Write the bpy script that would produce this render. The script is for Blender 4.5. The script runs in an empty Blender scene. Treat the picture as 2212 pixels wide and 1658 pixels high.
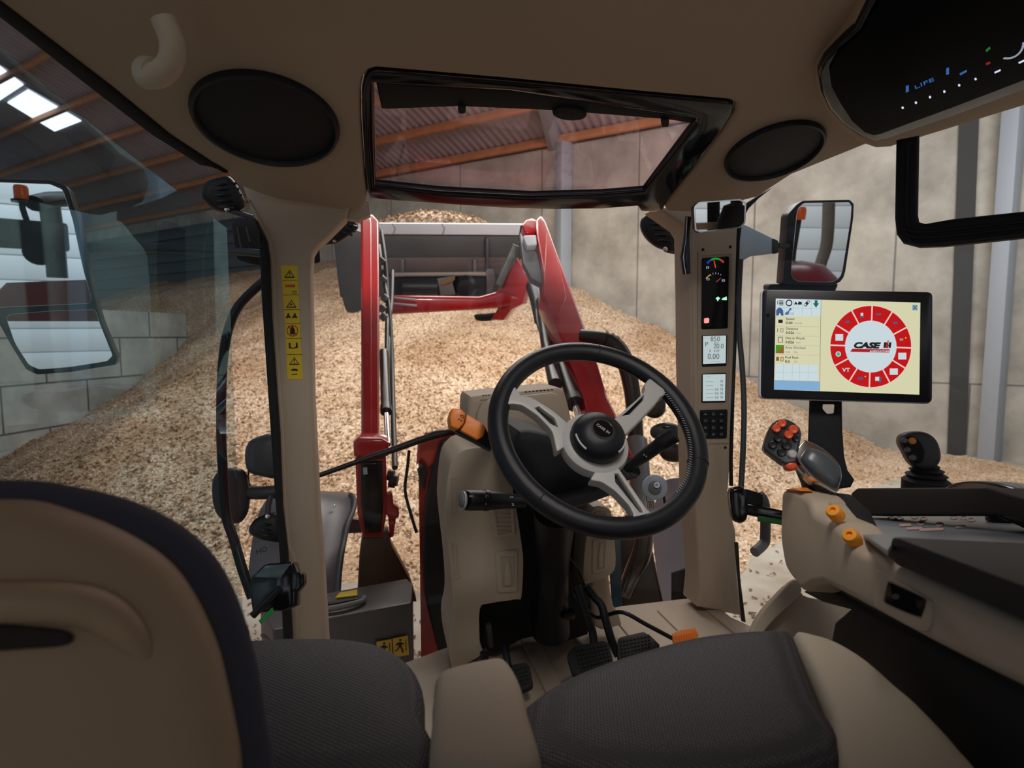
import bpy, bmesh, math, random
from mathutils import Vector as V, Matrix, noise
from mathutils.geometry import delaunay_2d_cdt
random.seed(7)
sc = bpy.context.scene
COL = sc.collection
# ------------------------------------------------------------------ camera model (tractor axes: X right, Y forward, Z up from the cab floor)
FPX, IW, IH = 1229.0, 2212.0, 1658.0
TILT, YAW = math.radians(4.9), math.radians(13)
CAM = V((-.40, 0, .85))
RT = V((math.cos(YAW), -math.sin(YAW), 0)); FH = V((math.sin(YAW), math.cos(YAW), 0)); UP = V((0, 0, 1))
FW = FH*math.cos(TILT) - UP*math.sin(TILT); UV = UP*math.cos(TILT) + FH*math.sin(TILT)
def ray(px, py): return FW + RT*((px-IW/2)/FPX) + UV*((IH/2-py)/FPX)
def pt(px, py, d): return CAM + ray(px, py)*d
def cw(x, y, z): return CAM.xy.to_3d() + RT*x + FH*y + UP*z          # camera heading frame, z above cab floor
def on(px, py, pl):
    r = ray(px, py); p0, n = pl
    return CAM + r*((p0-CAM).dot(n)/r.dot(n))
def PY(y): return (V((0, y, 0)), V((0, -1, 0)))
def PZ(z): return (V((0, 0, z)), V((0, 0, 1)))
def PF(px, py, d, rx=0, rz=0):
    """plane through a point, facing the viewpoint, turned about the vertical (rz) and leaned back (rx), degrees"""
    p = pt(px, py, d); n = (CAM-p).normalized()
    n = Matrix.Rotation(math.radians(rz), 3, 'Z') @ n
    ax = n.cross(UP).normalized()
    n = Matrix.Rotation(math.radians(rx), 3, ax) @ n
    return (p, n)
def off(pl, d): return (pl[0]+pl[1]*d, pl[1])
CEIL = (V((0, 1.45, 1.17)), V((0, -.309, -.951)))
# ------------------------------------------------------------------ materials
MATS = {}
def mat(name, col, rough=.5, metal=0, bump=0, bs=200, coat=0, var=0, vs=8, spec=.5, emit=0):
    if name in MATS: return MATS[name]
    m = bpy.data.materials.new(name); m.use_nodes = True; MATS[name] = m
    nt = m.node_tree; b = nt.nodes['Principled BSDF']
    b.inputs['Base Color'].default_value = (*col, 1); b.inputs['Roughness'].default_value = rough
    b.inputs['Metallic'].default_value = metal; b.inputs['Coat Weight'].default_value = coat
    b.inputs['Specular IOR Level'].default_value = spec
    if emit:
        b.inputs['Emission Color'].default_value = (*col, 1); b.inputs['Emission Strength'].default_value = emit
        b.inputs['Base Color'].default_value = (.01, .01, .01, 1); b.inputs['Roughness'].default_value = .6; b.inputs['Specular IOR Level'].default_value = 0.1
    tc = nt.nodes.new('ShaderNodeTexCoord')
    if var:
        n = nt.nodes.new('ShaderNodeTexNoise'); n.inputs['Scale'].default_value = vs; n.inputs['Detail'].default_value = 4
        nt.links.new(tc.outputs['Object'], n.inputs['Vector'])
        mx = nt.nodes.new('ShaderNodeMix'); mx.data_type = 'RGBA'
        mx.inputs[6].default_value = (*[c*(1-var) for c in col], 1); mx.inputs[7].default_value = (*[min(1, c*(1+var)) for c in col], 1)
        nt.links.new(n.outputs['Fac'], mx.inputs[0]); nt.links.new(mx.outputs[2], b.inputs['Base Color'])
    if bump:
        n = nt.nodes.new('ShaderNodeTexNoise'); n.inputs['Scale'].default_value = bs; n.inputs['Detail'].default_value = 3
        nt.links.new(tc.outputs['Object'], n.inputs['Vector'])
        bp = nt.nodes.new('ShaderNodeBump'); bp.inputs['Strength'].default_value = bump; bp.inputs['Distance'].default_value = .002
        nt.links.new(n.outputs['Fac'], bp.inputs['Height']); nt.links.new(bp.outputs['Normal'], b.inputs['Normal'])
    return m
def glass(name, tint, refl, f0=.06, gain=.9):
    """thin pane: clear with a Schlick reflection (the same from both sides)"""
    m = bpy.data.materials.new(name); m.use_nodes = True; MATS[name] = m
    nt = m.node_tree; nt.nodes.clear(); N = nt.nodes.new; L = nt.links.new
    o = N('ShaderNodeOutputMaterial'); t = N('ShaderNodeBsdfTransparent'); g = N('ShaderNodeBsdfGlossy'); f = N('ShaderNodeLayerWeight'); x = N('ShaderNodeMixShader')
    t.inputs[0].default_value = (*tint, 1); g.inputs[0].default_value = (*refl, 1); g.inputs['Roughness'].default_value = .01; f.inputs[0].default_value = .5
    pw = N('ShaderNodeMath'); pw.operation = 'POWER'; pw.inputs[1].default_value = 5
    ad = N('ShaderNodeMath'); ad.operation = 'MULTIPLY_ADD'; ad.inputs[1].default_value = gain; ad.inputs[2].default_value = f0; ad.use_clamp = True
    L(f.outputs['Facing'], pw.inputs[0]); L(pw.outputs[0], ad.inputs[0]); L(ad.outputs[0], x.inputs[0]); L(t.outputs[0], x.inputs[1]); L(g.outputs[0], x.inputs[2]); L(x.outputs[0], o.inputs[0])
    return m
BEIGE = mat('beige_plastic', (.49, .39, .295), .62, bump=.12, bs=900)
HEAD = mat('beige_headliner_fabric', (.43, .325, .24), .85, bump=.35, bs=700)
BLACK = mat('black_plastic', (.008, .008, .011), .42, bump=.1, bs=700, spec=.4)
MATT = mat('matt_black', (.008, .008, .009), .75)
GLOSSB = mat('gloss_black', (.006, .006, .008), .12)
DGREY = mat('dark_grey_plastic', (.055, .055, .062), .5, bump=.1, bs=500)
MGREY = mat('mid_grey_plastic', (.17, .165, .17), .45)
SILVER = mat('satin_silver', (.50, .48, .47), .36)
CHROME = mat('chrome', (.75, .76, .78), .12, metal=1)
STEEL = mat('worn_steel', (.17, .165, .165), .45, metal=.4, var=.35, vs=14)
PALE = mat('pale_grey_paint', (.42, .43, .47), .4)
LILAC = mat('light_grey_fender', (.42, .42, .47), .35)
RED = mat('loader_red_paint', (.42, .006, .009), .28, coat=.6, spec=.5)
REDH = mat('hood_red_paint', (.40, .016, .012), .3, coat=.5)
ORANGE = mat('orange_plastic', (.92, .24, .025), .4)
ORANGED = mat('red_orange_button', (.75, .085, .02), .35)
AMBER = mat('amber_knob', (.95, .36, .02), .4)
YELLOW = mat('yellow_sticker', (.80, .56, .01), .45)
INK = mat('sticker_black_ink', (.01, .009, .008), .6)
INKRED = mat('sticker_red_ink', (.55, .03, .02), .6)
GREEN = mat('green_tape', (.03, .30, .05), .5)
LEATHER = mat('black_leather', (.009, .010, .014), .36, bump=.2, bs=1600, spec=.4)
MIRROR = mat('mirror_glass', (.80, .83, .85), .01, metal=1)
RUBBER = mat('rubber', (.02, .02, .02), .7)
# ------------------------------------------------------------------ object creation
ROOTS = []
def tag(o, label=None, cat=None, group=None, kind=None):
    if label: o['label'] = label
    if cat: o['category'] = cat
    if group: o['group'] = group
    if kind: o['kind'] = kind
    return o
def thing(name, label, cat, group=None):
    o = bpy.data.objects.new(name, None); COL.objects.link(o); o.empty_display_size = .05
    ROOTS.append(o); return tag(o, label, cat, group)
def A(bm, name, m, parent=None, sharp=38, label=None, smooth=True):
    bmesh.ops.remove_doubles(bm, verts=bm.verts, dist=1e-6)
    bmesh.ops.recalc_face_normals(bm, faces=bm.faces)
    if smooth:
        c = math.radians(sharp)
        for f in bm.faces: f.smooth = True
        for e in bm.edges:
            if len(e.link_faces) == 2 and e.calc_face_angle(0) > c: e.smooth = False
    me = bpy.data.meshes.new(name); bm.to_mesh(me); bm.free()
    me.materials.append(m)
    o = bpy.data.objects.new(name, me); COL.objects.link(o)
    if parent: o.parent = parent
    else: ROOTS.append(o)
    if label: o['label'] = label
    return o
def S(bm, name, m, parent=None, **k):
    o = A(bm, name, m, parent, **k)
    if not parent: o['kind'] = 'structure'
    return o
def TH(bm, name, m, label, cat, group=None, **k): return tag(A(bm, name, m, **k), label, cat, group)
# ------------------------------------------------------------------ shape helpers
def crom(P, n=5, closed=True):
    P = [V(p) for p in P]; out = []; N = len(P)
    for i in range(N if closed else N-1):
        if closed: a, b, c, d = P[i-1], P[i], P[(i+1) % N], P[(i+2) % N]
        else: a, b, c, d = P[max(i-1, 0)], P[i], P[i+1], P[min(i+2, N-1)]
        for k in range(n):
            t = k/n
            out.append(.5*((2*b)+(c-a)*t+(2*a-5*b+4*c-d)*t*t+(3*b-a-3*c+d)*t**3))
    if not closed: out.append(P[-1])
    return out
def rnd(P, r=.25, n=4):
    """round the corners of a pixel polygon: r is the share of the shorter side that each corner uses, or px if over 1"""
    P = [V(p) for p in P]; out = []; N = len(P)
    for i in range(N):
        a, b, c = P[i-1], P[i], P[(i+1) % N]
        l1, l2 = (a-b).length, (c-b).length
        k = min(r, .48*min(l1, l2)) if r >= 1 else r*min(l1, l2)
        p, q = b+(a-b).normalized()*k, b+(c-b).normalized()*k
        for j in range(n+1):
            t = j/n; out.append(p*(1-t)**2+b*2*t*(1-t)+q*t*t)
    return out
def basis(n):
    u = UP.cross(n)
    u = V((1, 0, 0)) if u.length < 1e-4 else u.normalized()
    return u, n.cross(u).normalized()
def inset(P, d):
    N = len(P); ar = sum(P[i-1].x*P[i].y-P[i].x*P[i-1].y for i in range(N)); s = 1 if ar > 0 else -1
    out = []
    for i in range(N):
        a, b, c = P[i-1], P[i], P[(i+1) % N]
        e1, e2 = (b-a), (c-b)
        if e1.length < 1e-9 or e2.length < 1e-9: out.append(b.copy()); continue
        e1.normalize(); e2.normalize()
        n1, n2 = V((-e1.y, e1.x))*s, V((-e2.y, e2.x))*s
        m = n1+n2
        if m.length < 1e-6: out.append(b+n1*d); continue
        m.normalize(); out.append(b+m*min(d/max(m.dot(n1), .35), 2*d))
    return out
def slab(W, n, th, bev=0, holes=(), seg=3, bm=None, back=True):
    """solid plate: W world points of its outline (on a plane with normal n), holes the same; reaches th behind the plane; front edge rounded by bev"""
    bm = bm or bmesh.new(); n = n.normalized(); u, v = basis(n); o = W[0]
    def loc(L):
        L = [V(((p-o).dot(u), (p-o).dot(v))) for p in L]
        R = []
        for p in L:
            if not R or (p-R[-1]).length > 1e-5: R.append(p)
        if (R[0]-R[-1]).length < 1e-5: R.pop()
        return R
    loops = [loc(W)]+[loc(h) for h in holes]
    bev = min(bev, th*.49)
    for _ in range(9):          # a rounding too large for the outline is made smaller
        if bev <= 0: break
        ok = True
        for li, L in enumerate(loops):
            q = inset(L, bev if li == 0 else -bev)
            if any((q[i]-q[i-1]).dot(L[i]-L[i-1]) <= 0 for i in range(len(L))): ok = False; break
        if ok: break
        bev *= .72
    # steps: (inset, depth) from the front cap to the side wall
    st = []
    if bev > 0:
        for k in range(seg+1):
            a = math.pi/2*k/seg; st.append((bev*(1-math.sin(a)), bev*(1-math.cos(a))))
    else: st.append((0, 0))
    st2 = [(i, th-d) for i, d in reversed(st)]
    prof = st+st2
    W3 = lambda p, d: o+u*p.x+v*p.y-n*d
    fr, bk = [], []
    for li, L in enumerate(loops):
        rings = []
        for ins, d in prof:
            q = inset(L, ins if li == 0 else -ins) if ins > 1e-7 else L
            rings.append(([bm.verts.new(W3(p, d)) for p in q], q))
        for a, b in zip(rings, rings[1:]):
            N = len(L)
            for i in range(N):
                j = (i+1) % N
                bm.faces.new((a[0][i], a[0][j], b[0][j], b[0][i]))
        fr.append(rings[0]); bk.append(rings[-1])
    ext = max((p.length for p in loops[0]), default=1) or 1
    for cap, d in ((fr, 0), (bk, th)):
        vs = [w for r, q in cap for w in r]; co = [p/ext for r, q in cap for p in q]; es = []; b = 0
        for r, q in cap:
            es += [(b+i, b+(i+1) % len(r)) for i in range(len(r))]; b += len(r)
        vo_, _, fo, ov, _, _ = delaunay_2d_cdt(co, es, [], 1, 1e-6)
        nv = [vs[o_[0]] if o_ else bm.verts.new(W3(vo_[k]*ext, d)) for k, o_ in enumerate(ov)]
        for t in fo:
            g = sum((vo_[k] for k in t), V((0, 0)))/3; ws = []; b0 = 0
            for r, q in cap:          # winding number of every loop about the triangle's middle
                w_ = 0; m_ = len(r)
                for i in range(m_):
                    a, b = co[b0+i], co[b0+(i+1) % m_]
                    if (a.y > g.y) != (b.y > g.y) and g.x < a.x+(g.y-a.y)*(b.x-a.x)/(b.y-a.y): w_ += 1 if b.y > a.y else -1
                ws.append(w_); b0 += m_
            if not ws[0] or any(ws[1:]): continue
            t = [nv[k] for k in t]
            if len(set(t)) == len(t):
                try: bm.faces.new(t)
                except ValueError: pass
    return bm
def plate(px, pl, th, bev=0, holes=(), seg=3, bm=None, r=0):
    if r: px = rnd(px, r)
    return slab([on(p[0], p[1], pl) for p in px], pl[1], th, bev, [[on(p[0], p[1], pl) for p in h] for h in holes], seg, bm)
def rect(x0, y0, x1, y1): return [(x0, y0), (x1, y0), (x1, y1), (x0, y1)]
def circ(cx, cy, rx, ry=None, n=28, ang=0):
    ry = ry or rx; c, s = math.cos(math.radians(ang)), math.sin(math.radians(ang)); out = []
    for k in range(n):
        t = 2*math.pi*k/n; x, y = rx*math.cos(t), ry*math.sin(t); out.append((cx+x*c-y*s, cy+x*s+y*c))
    return out
def tube(P, r, n=12, sm=6, closed=False, prof=None, bm=None, cap=True):
    """swept tube through world points; r radius or list; prof (a, b) gives an oval section"""
    bm = bm or bmesh.new(); P = [V(p) for p in P]; R = r if isinstance(r, (list, tuple)) else [r]*len(P)
    if sm > 1 and len(P) > 2:
        Q = crom([V((*p, q)) for p, q in zip(P, R)], sm, closed); P = [q.xyz for q in Q]; R = [q.w for q in Q]
    N = len(P); T = []
    for i in range(N):
        a = P[i-1] if (i or closed) else P[0]; b = P[(i+1) % N] if (i < N-1 or closed) else P[-1]
        T.append((b-a).normalized())
    up = UP if abs(T[0].z) < .9 else V((0, 1, 0))
    x = T[0].cross(up).normalized(); rings = []
    for i in range(N):
        x = (x-T[i]*x.dot(T[i])).normalized(); y = T[i].cross(x)
        fa, fb = prof or (1, 1)
        rings.append([bm.verts.new(P[i]+(x*math.cos(2*math.pi*k/n)*fa+y*math.sin(2*math.pi*k/n)*fb)*R[i]) for k in range(n)])
    for i in range(N if closed else N-1):
        a, b = rings[i], rings[(i+1) % N]
        for k in range(n): bm.faces.new((a[k], a[(k+1) % n], b[(k+1) % n], b[k]))
    if not closed and cap:
        bm.faces.new(rings[0]); bm.faces.new(rings[-1][::-1])
    return bm
def lathe(prof, o, ax, n=32, bm=None, sx=1, xdir=None):
    bm = bm or bmesh.new(); ax = V(ax).normalized()
    x = V(xdir) if xdir else (ax.cross(UP) if abs(ax.z) < .95 else V((1, 0, 0)))
    x = (x-ax*x.dot(ax)).normalized(); y = ax.cross(x); rings = []
    for r, h in prof:
        if r < 1e-6: rings.append([bm.verts.new(o+ax*h)])
        else: rings.append([bm.verts.new(o+ax*h+(x*math.cos(2*math.pi*k/n)*sx+y*math.sin(2*math.pi*k/n))*r) for k in range(n)])
    for a, b in zip(rings, rings[1:]):
        for k in range(n):
            j = (k+1) % n
            if len(a) == 1 and len(b) == 1: continue
            if len(a) == 1: bm.faces.new((a[0], b[j], b[k]))
            elif len(b) == 1: bm.faces.new((a[k], a[j], b[0]))
            else: bm.faces.new((a[k], a[j], b[j], b[k]))
    for rg in (rings[0], rings[-1]):
        if len(rg) > 1: bm.faces.new(rg)
    return bm
def box(c, s, rot=None, bev=0, bm=None, seg=2):
    b = bmesh.new(); bmesh.ops.create_cube(b, size=1)
    for w in b.verts: w.co = V((w.co.x*s[0], w.co.y*s[1], w.co.z*s[2]))
    if bev: bmesh.ops.bevel(b, geom=b.edges[:], offset=bev, segments=seg, affect='EDGES', profile=.5)
    for w in b.verts: w.co = (rot @ w.co if rot else w.co)+V(c)
    if bm is None: return b
    me = bpy.data.meshes.new('t'); b.to_mesh(me); b.free(); bm.from_mesh(me); bpy.data.meshes.remove(me); return bm
def barbox(a, b, w, h, bev=0, bm=None, up=UP):
    """box beam between two points, w across, h along up"""
    a, b = V(a), V(b); y = (b-a); L = y.length; y.normalize(); x = y.cross(up).normalized(); z = x.cross(y)
    return box((a+b)/2, (w, L, h), Matrix((x, y, z)).transposed(), bev, bm)
def loft(rings, bm=None, cap=True):
    bm = bm or bmesh.new(); R = [[bm.verts.new(p) for p in r] for r in rings]; n = len(R[0])
    for a, b in zip(R, R[1:]):
        for k in range(n): bm.faces.new((a[k], a[(k+1) % n], b[(k+1) % n], b[k]))
    if cap: bm.faces.new(R[0]); bm.faces.new(R[-1][::-1])
    return bm
def dome(px, pl, h, th, n=5, bm=None, pw=.5):
    """cushion: outline on a plane, bulging h towards the viewer, th behind"""
    bm = bm or bmesh.new(); W = [on(p[0], p[1], pl) for p in px]; nn = pl[1].normalized()
    c = sum(W, V((0, 0, 0)))/len(W); rings = [[p-nn*th for p in W]]
    for k in range(n):
        a = math.pi/2*k/n; s = math.cos(a)**pw if k else 1
        rings.append([c+(p-c)*s+nn*h*math.sin(a) for p in W])
    R = [[bm.verts.new(p) for p in r] for r in rings]; m = len(W)
    for a, b in zip(R, R[1:]):
        for k in range(m): bm.faces.new((a[k], a[(k+1) % m], b[(k+1) % m], b[k]))
    t = bm.verts.new(c+nn*h)
    for k in range(m): bm.faces.new((R[-1][k], R[-1][(k+1) % m], t))
    bm.faces.new(R[0])
    return bm
def textw(body, o, u, v, size, name, m, parent, shear=0, bold=0, align='CENTER', depth=.0003, wide=1):
    c = bpy.data.curves.new('txt', 'FONT'); c.body = body; c.size = size; c.shear = shear; c.offset = bold*size; c.align_x = align; c.extrude = depth; c.resolution_u = 3
    ob = bpy.data.objects.new('txt', c); COL.objects.link(ob)
    me = bpy.data.meshes.new_from_object(ob); bpy.data.objects.remove(ob); bpy.data.curves.remove(c)
    u, v = u.normalized(), v.normalized(); n = u.cross(v)
    me.transform(Matrix.Translation(o) @ Matrix((u, v, n)).transposed().to_4x4() @ Matrix.Diagonal((wide, 1, 1, 1)))
    me.name = name; me.materials.clear(); me.materials.append(m)
    b = bpy.data.objects.new(name, me); COL.objects.link(b); b.parent = parent; return b
def textp(body, px, py, size, pl, name, m, parent, ang=0, up=.0006, **k):
    """text on a plane, size and anchor in picture pixels at that place"""
    pl = off(pl, up); a = math.radians(ang); o = on(px, py, pl)
    u = on(px+10*math.cos(a), py+10*math.sin(a), pl)-o; w = on(px+10*math.sin(a), py-10*math.cos(a), pl)-o
    s = u.length/10; u.normalize(); w = (w-u*w.dot(u)).normalized()
    return textw(body, o, u, w, size*s, name, m, parent, **k)
def reflect_plane(px, py, d, target):
    """mirror plane at a pixel: its normal sends the view ray on towards target"""
    p = pt(px, py, d); i = (p-CAM).normalized(); r = (V(target)-p).normalized()
    return (p, (r-i).normalized())
# ------------------------------------------------------------------ camera
cd = bpy.data.cameras.new('camera'); cam = bpy.data.objects.new('camera', cd); COL.objects.link(cam); sc.camera = cam
cd.sensor_width = 36; cd.lens = 36*FPX/IW; cd.clip_start = .02; cd.clip_end = 200
cam.matrix_world = Matrix((RT, UV, -FW)).transposed().to_4x4(); cam.location = CAM
cd.dof.use_dof = True; cd.dof.focus_distance = 1.25; cd.dof.aperture_fstop = 5.2
# ------------------------------------------------------------------ cab floor with raised ribs
bm = slab([on(x, y, PZ(0)) for x, y in ((630, 1498), (868, 1431), (974, 1392), (1100, 1364), (1340, 1307), (1511, 1287), (1530, 1308), (1622, 1350), (1720, 1430))]+[V((.86, .9, 0)), V((.98, -1.08, 0)), V((-.94, -1.08, 0)), V((-.84, .8, 0))], UP, .06, .008)
for k in range(6):
    box((-.16+.15*k, 1.15, .002), (.045, .8, .008), bev=.003, bm=bm)
S(bm, 'floor', BEIGE)
# headliner: one sloping panel with a bay for the roof window, a rounded pod over each pillar
hl = [(-360, -260), (110, 95), (235, 190), (362, 293), (452, 352), (490, 374), (512, 402), (521, 406), (565, 423), (599, 433), (666, 443), (742, 452), (770, 456), (786, 453), (793, 438), (793, 415), (788, 373),
      (781, 270), (780, 200), (785, 172), (797, 157), (815, 152), (1100, 176), (1400, 205), (1574, 220), (1587, 226), (1587, 243), (1560, 285), (1500, 365), (1444, 436), (1434, 447), (1440, 459), (1490, 461), (1560, 450), (1612, 434), (1640, 427), (1672, 405), (1712, 379), (1774, 354), (1868, 316),
      (1925, 320), (2212, 232), (2420, 160), (2800, -260)]
S(plate(hl, CEIL, .06, .014), 'ceiling', HEAD)
# roof of the cab above and behind it (keeps the daylight out)
def cz(y): return 1.17+(1.45-y)*.325
S(slab([V((-1.15, .55, cz(.9)+.12)), V((1.25, .55, cz(.9)+.12)), V((1.25, -1.3, cz(.9)+.14)), V((-1.15, -1.3, cz(.9)+.14))], V((0, 0, -1)), .05, .01), 'ceiling.001', HEAD)
# rear of the cab: low panel and corner posts around the rear window, added to cut the light from behind
S(box((0.05, -1.12, .42), (2.3, .06, .90), bev=.01), 'wall_rear', BEIGE)
for x in (-1.06, 1.16): S(box((x, -1.12, 1.25), (.16, .10, .40), bev=.01), 'trim_8', DGREY)
# left pillar
lp = [(521, 396), (565, 405), (599, 413), (666, 424), (742, 434), (756, 440), (746, 469), (709, 507), (681, 532), (672, 547), (670, 590), (673, 760), (675, 862), (686, 1093), (699, 1275), (708, 1425), (633, 1425), (632, 1395), (620, 1200), (608, 1093), (602, 934), (584, 681), (580, 560), (574, 520), (545, 461)]
P_L = PY(1.5)
t1 = S(plate(lp, P_L, .09, .014), 'trim_1', BEIGE)
S(plate([(535, 428), (556, 460), (586, 520), (593, 556), (597, 681), (614, 934), (620, 1080), (628, 1180), (640, 1200), (648, 1420), (633, 1420), (621, 1200), (609, 1093), (603, 934), (585, 681), (581, 560), (575, 520), (547, 463)], off(P_L, .006), .02, .005), 'trim_ridge', BEIGE, t1)
S(plate([(748, 436), (786, 430), (797, 432), (800, 462), (772, 474), (748, 470)], PY(1.53), .05, .006), 'pillar_cap', BEIGE, t1)
# yellow warning strip on the left pillar
PS = off(P_L, .0008)
ws = thing('warning_sticker_strip', 'tall yellow strip of black pictograms stuck on the left cab pillar', 'sticker')
sx = lambda x: 580+x*.16287; sy = lambda y: 560+y*.16287
def SP(*L): return [(sx(x), sy(y)) for x, y in L]
A(plate(SP((160, 78), (385, 85), (412, 800), (440, 1300), (455, 1585), (250, 1590), (228, 1050), (195, 500)), PS, .0008), 'sticker_backing', YELLOW, ws, smooth=False)
PS2 = off(PS, .0006)
for c, y, h in ((280, 195, 58), (303, 590, 58), (342, 1350, 55)):
    tri = lambda s: SP((c, y-h*s), (c+70*s, y+h*s*.85), (c-70*s, y+h*s*.85))
    f = A(plate(tri(1), PS2, .0004, holes=[tri(.72)]), 'warning_triangle', INK, ws, smooth=False)
    if y != 590: A(plate(SP((c-7, y-26), (c+7, y-26), (c+4, y+12), (c-4, y+12)), PS2, .0004, bm=plate(SP((c-6, y+20), (c+6, y+20), (c+6, y+33), (c-6, y+33)), PS2, .0004)), 'exclamation_mark', INK, ws, smooth=False)
    else: A(plate(SP((c-28, y+28), (c-10, y-15), (c+30, y+22), (c, y+12)), PS2, .0004), 'crush_pictogram', INK, ws, smooth=False)
for k, x in enumerate((225, 258, 290, 322)): A(plate(SP((x, 335), (x+24, 333), (x+26, 368), (x+2, 370)), PS2, .0004), 'red_mark', INKRED, ws, smooth=False)
A(plate(SP((318, 420), (368, 415), (370, 450), (320, 455)), PS2, .0004, holes=[SP((325, 427), (362, 423), (363, 443), (327, 447))]), 'tag_outline', INK, ws, smooth=False)
for c in (262, 348): A(plate(SP((c-8, 712), (c+8, 712), (c+14, 740), (c+38, 775), (c+12, 780), (c, 760), (c-12, 782), (c-38, 778), (c-14, 740)), PS2, .0004), 'people_pictogram', INK, ws, smooth=False)
cc = SP((318, 945))[0]
A(plate(circ(*cc, 12.5, 12.5), PS2, .0004, holes=[circ(*cc, 10.6, 10.6)], bm=plate(SP((255, 890), (268, 882), (385, 1000), (372, 1008)), PS2, .0004)), 'prohibition_ring', INKRED, ws, smooth=False)
A(plate(SP((305, 885), (328, 885), (332, 905), (350, 935), (352, 975), (338, 1005), (318, 985), (298, 1005), (284, 975), (288, 935), (302, 905)), off(PS2, .0005), .0004), 'passenger_pictogram', INK, ws, smooth=False)
A(plate(SP((268, 1108), (290, 1104), (294, 1165), (328, 1172), (362, 1160), (364, 1102), (384, 1102), (390, 1172), (330, 1184), (272, 1180)), PS2, .0004), 'manual_pictogram', INK, ws, smooth=False)
A(plate(SP((296, 1462), (340, 1445), (388, 1458), (384, 1480), (350, 1476), (300, 1475)), PS2, .0004, bm=plate(SP((306, 1520), (380, 1514), (382, 1526), (308, 1532)), PS2, .0004)), 'machine_pictogram', INK, ws, smooth=False)
for y0 in (275, 470, 665, 850, 1045, 1260): 
    d = (y0-80)*.062
    A(plate(SP((170+d, y0), (378+d, y0-4), (378+d, y0+2), (170+d, y0+6)), PS2, .0004), 'divider_line', INK, ws, smooth=False)
# right pillar with the instrument column
rp = [(1424, 448), (1492, 445), (1560, 435), (1600, 425), (1598, 520), (1594, 679), (1587, 850), (1580, 1000), (1575, 1060), (1584, 1118), (1592, 1150), (1592, 1178), (1596, 1250), (1605, 1332), (1509, 1312), (1514, 1262), (1508, 1169), (1501, 1060), (1494, 780), (1493, 640), (1491, 505), (1481, 489)]
P_R = PY(1.5)
t2 = S(plate(rp, P_R, .10, .012), 'trim_2', BEIGE)
S(plate([(1498, 500), (1506, 504), (1508, 700), (1510, 980), (1502, 980), (1498, 700)], off(P_R, .005), .02, .004), 'trim_ridge.001', BEIGE, t2)
S(plate([(1508, 545), (1586, 541), (1583, 720), (1578, 958), (1508, 960), (1508, 720)], off(P_R, .004), .02, .004, holes=[[(1514, 553), (1579, 549), (1576, 712), (1574, 950), (1511, 952), (1513, 712)]]), 'instrument_bezel', BEIGE, t2)
for x, y in ((1518, 539), (1577, 533), (1566, 966)): S(lathe([(.004, 0), (.004, .003), (0, .003)], on(x, y, off(P_R, -.0005)), P_R[1], 14), 'screw_hole', MATT, t2)
# black rubber door seals and door frames
S(plate([(555, 492), (548, 470), (574, 520), (580, 560), (584, 681), (602, 934), (608, 1093), (620, 1200), (632, 1425), (612, 1425), (604, 1212), (595, 1097), (579, 862), (564, 640), (561, 560)], PY(1.47), .06, .006), 'trim_3', MATT)
S(plate([(-397, -260), (69, 95), (200, 197), (326, 293), (430, 358), (470, 366), (492, 377), (452, 354), (362, 295), (235, 192), (110, 97), (-355, -260)], off(CEIL, .006), .035, .006), 'trim_4', MATT)
S(plate([(1668, 406), (1640, 428), (1618, 450), (1605, 474), (1599, 520), (1595, 679), (1588, 850), (1584, 1000), (1585, 1050), (1580, 1050), (1580, 980), (1585, 850), (1592, 679), (1596, 520), (1598, 478), (1611, 440), (1640, 422)], PY(1.47), .014, .003), 'trim_5', MATT)
S(plate([(1590, 1172), (1596, 1172), (1600, 1250), (1612, 1345), (1605, 1343), (1597, 1250)], PY(1.46), .012, .003), 'trim_6', MATT)
# ------------------------------------------------------------------ glass
GL = glass('door_glass', (.70, .80, .84), (.50, .85, 1.0), .17)
GR = glass('right_door_glass', (.96, .97, .97), (.9, .95, 1.0), .03)
GW = glass('windscreen_glass', (.98, .98, .97), (.9, .92, 1.0), .025)
GRF = glass('roof_glass', (.92, .83, .85), (.8, .72, .9), .08)
def strip(path, z0, z1, bm=None):
    bm = bm or bmesh.new(); a = [bm.verts.new((x, y, z0)) for x, y in path]; b = [bm.verts.new((x, y, z1(y) if callable(z1) else z1)) for x, y in path]
    for i in range(len(path)-1): bm.faces.new((a[i], a[i+1], b[i+1], b[i]))
    return bm
ctop = lambda y: cz(y)-.01
S(strip([tuple(p) for p in crom([V((-.77, 1.58)), V((-.94, 1.12)), V((-1.02, .7)), V((-1.06, .3)), V((-1.06, -.1))], 6, False)], .0, ctop), 'window_1', GL)
S(strip([tuple(p) for p in crom([V((.615, 1.48)), V((.78, 1.15)), V((.92, .75)), V((1.0, .3)), V((1.02, -.1))], 6, False)], .0, ctop), 'window_2', GR)
S(strip([tuple(p) for p in crom([V((-.55, 1.60)), V((-.3, 1.70)), V((0, 1.74)), V((.3, 1.70)), V((.57, 1.60))], 6, False)], .02, 1.13), 'window_3', GW)
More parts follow.
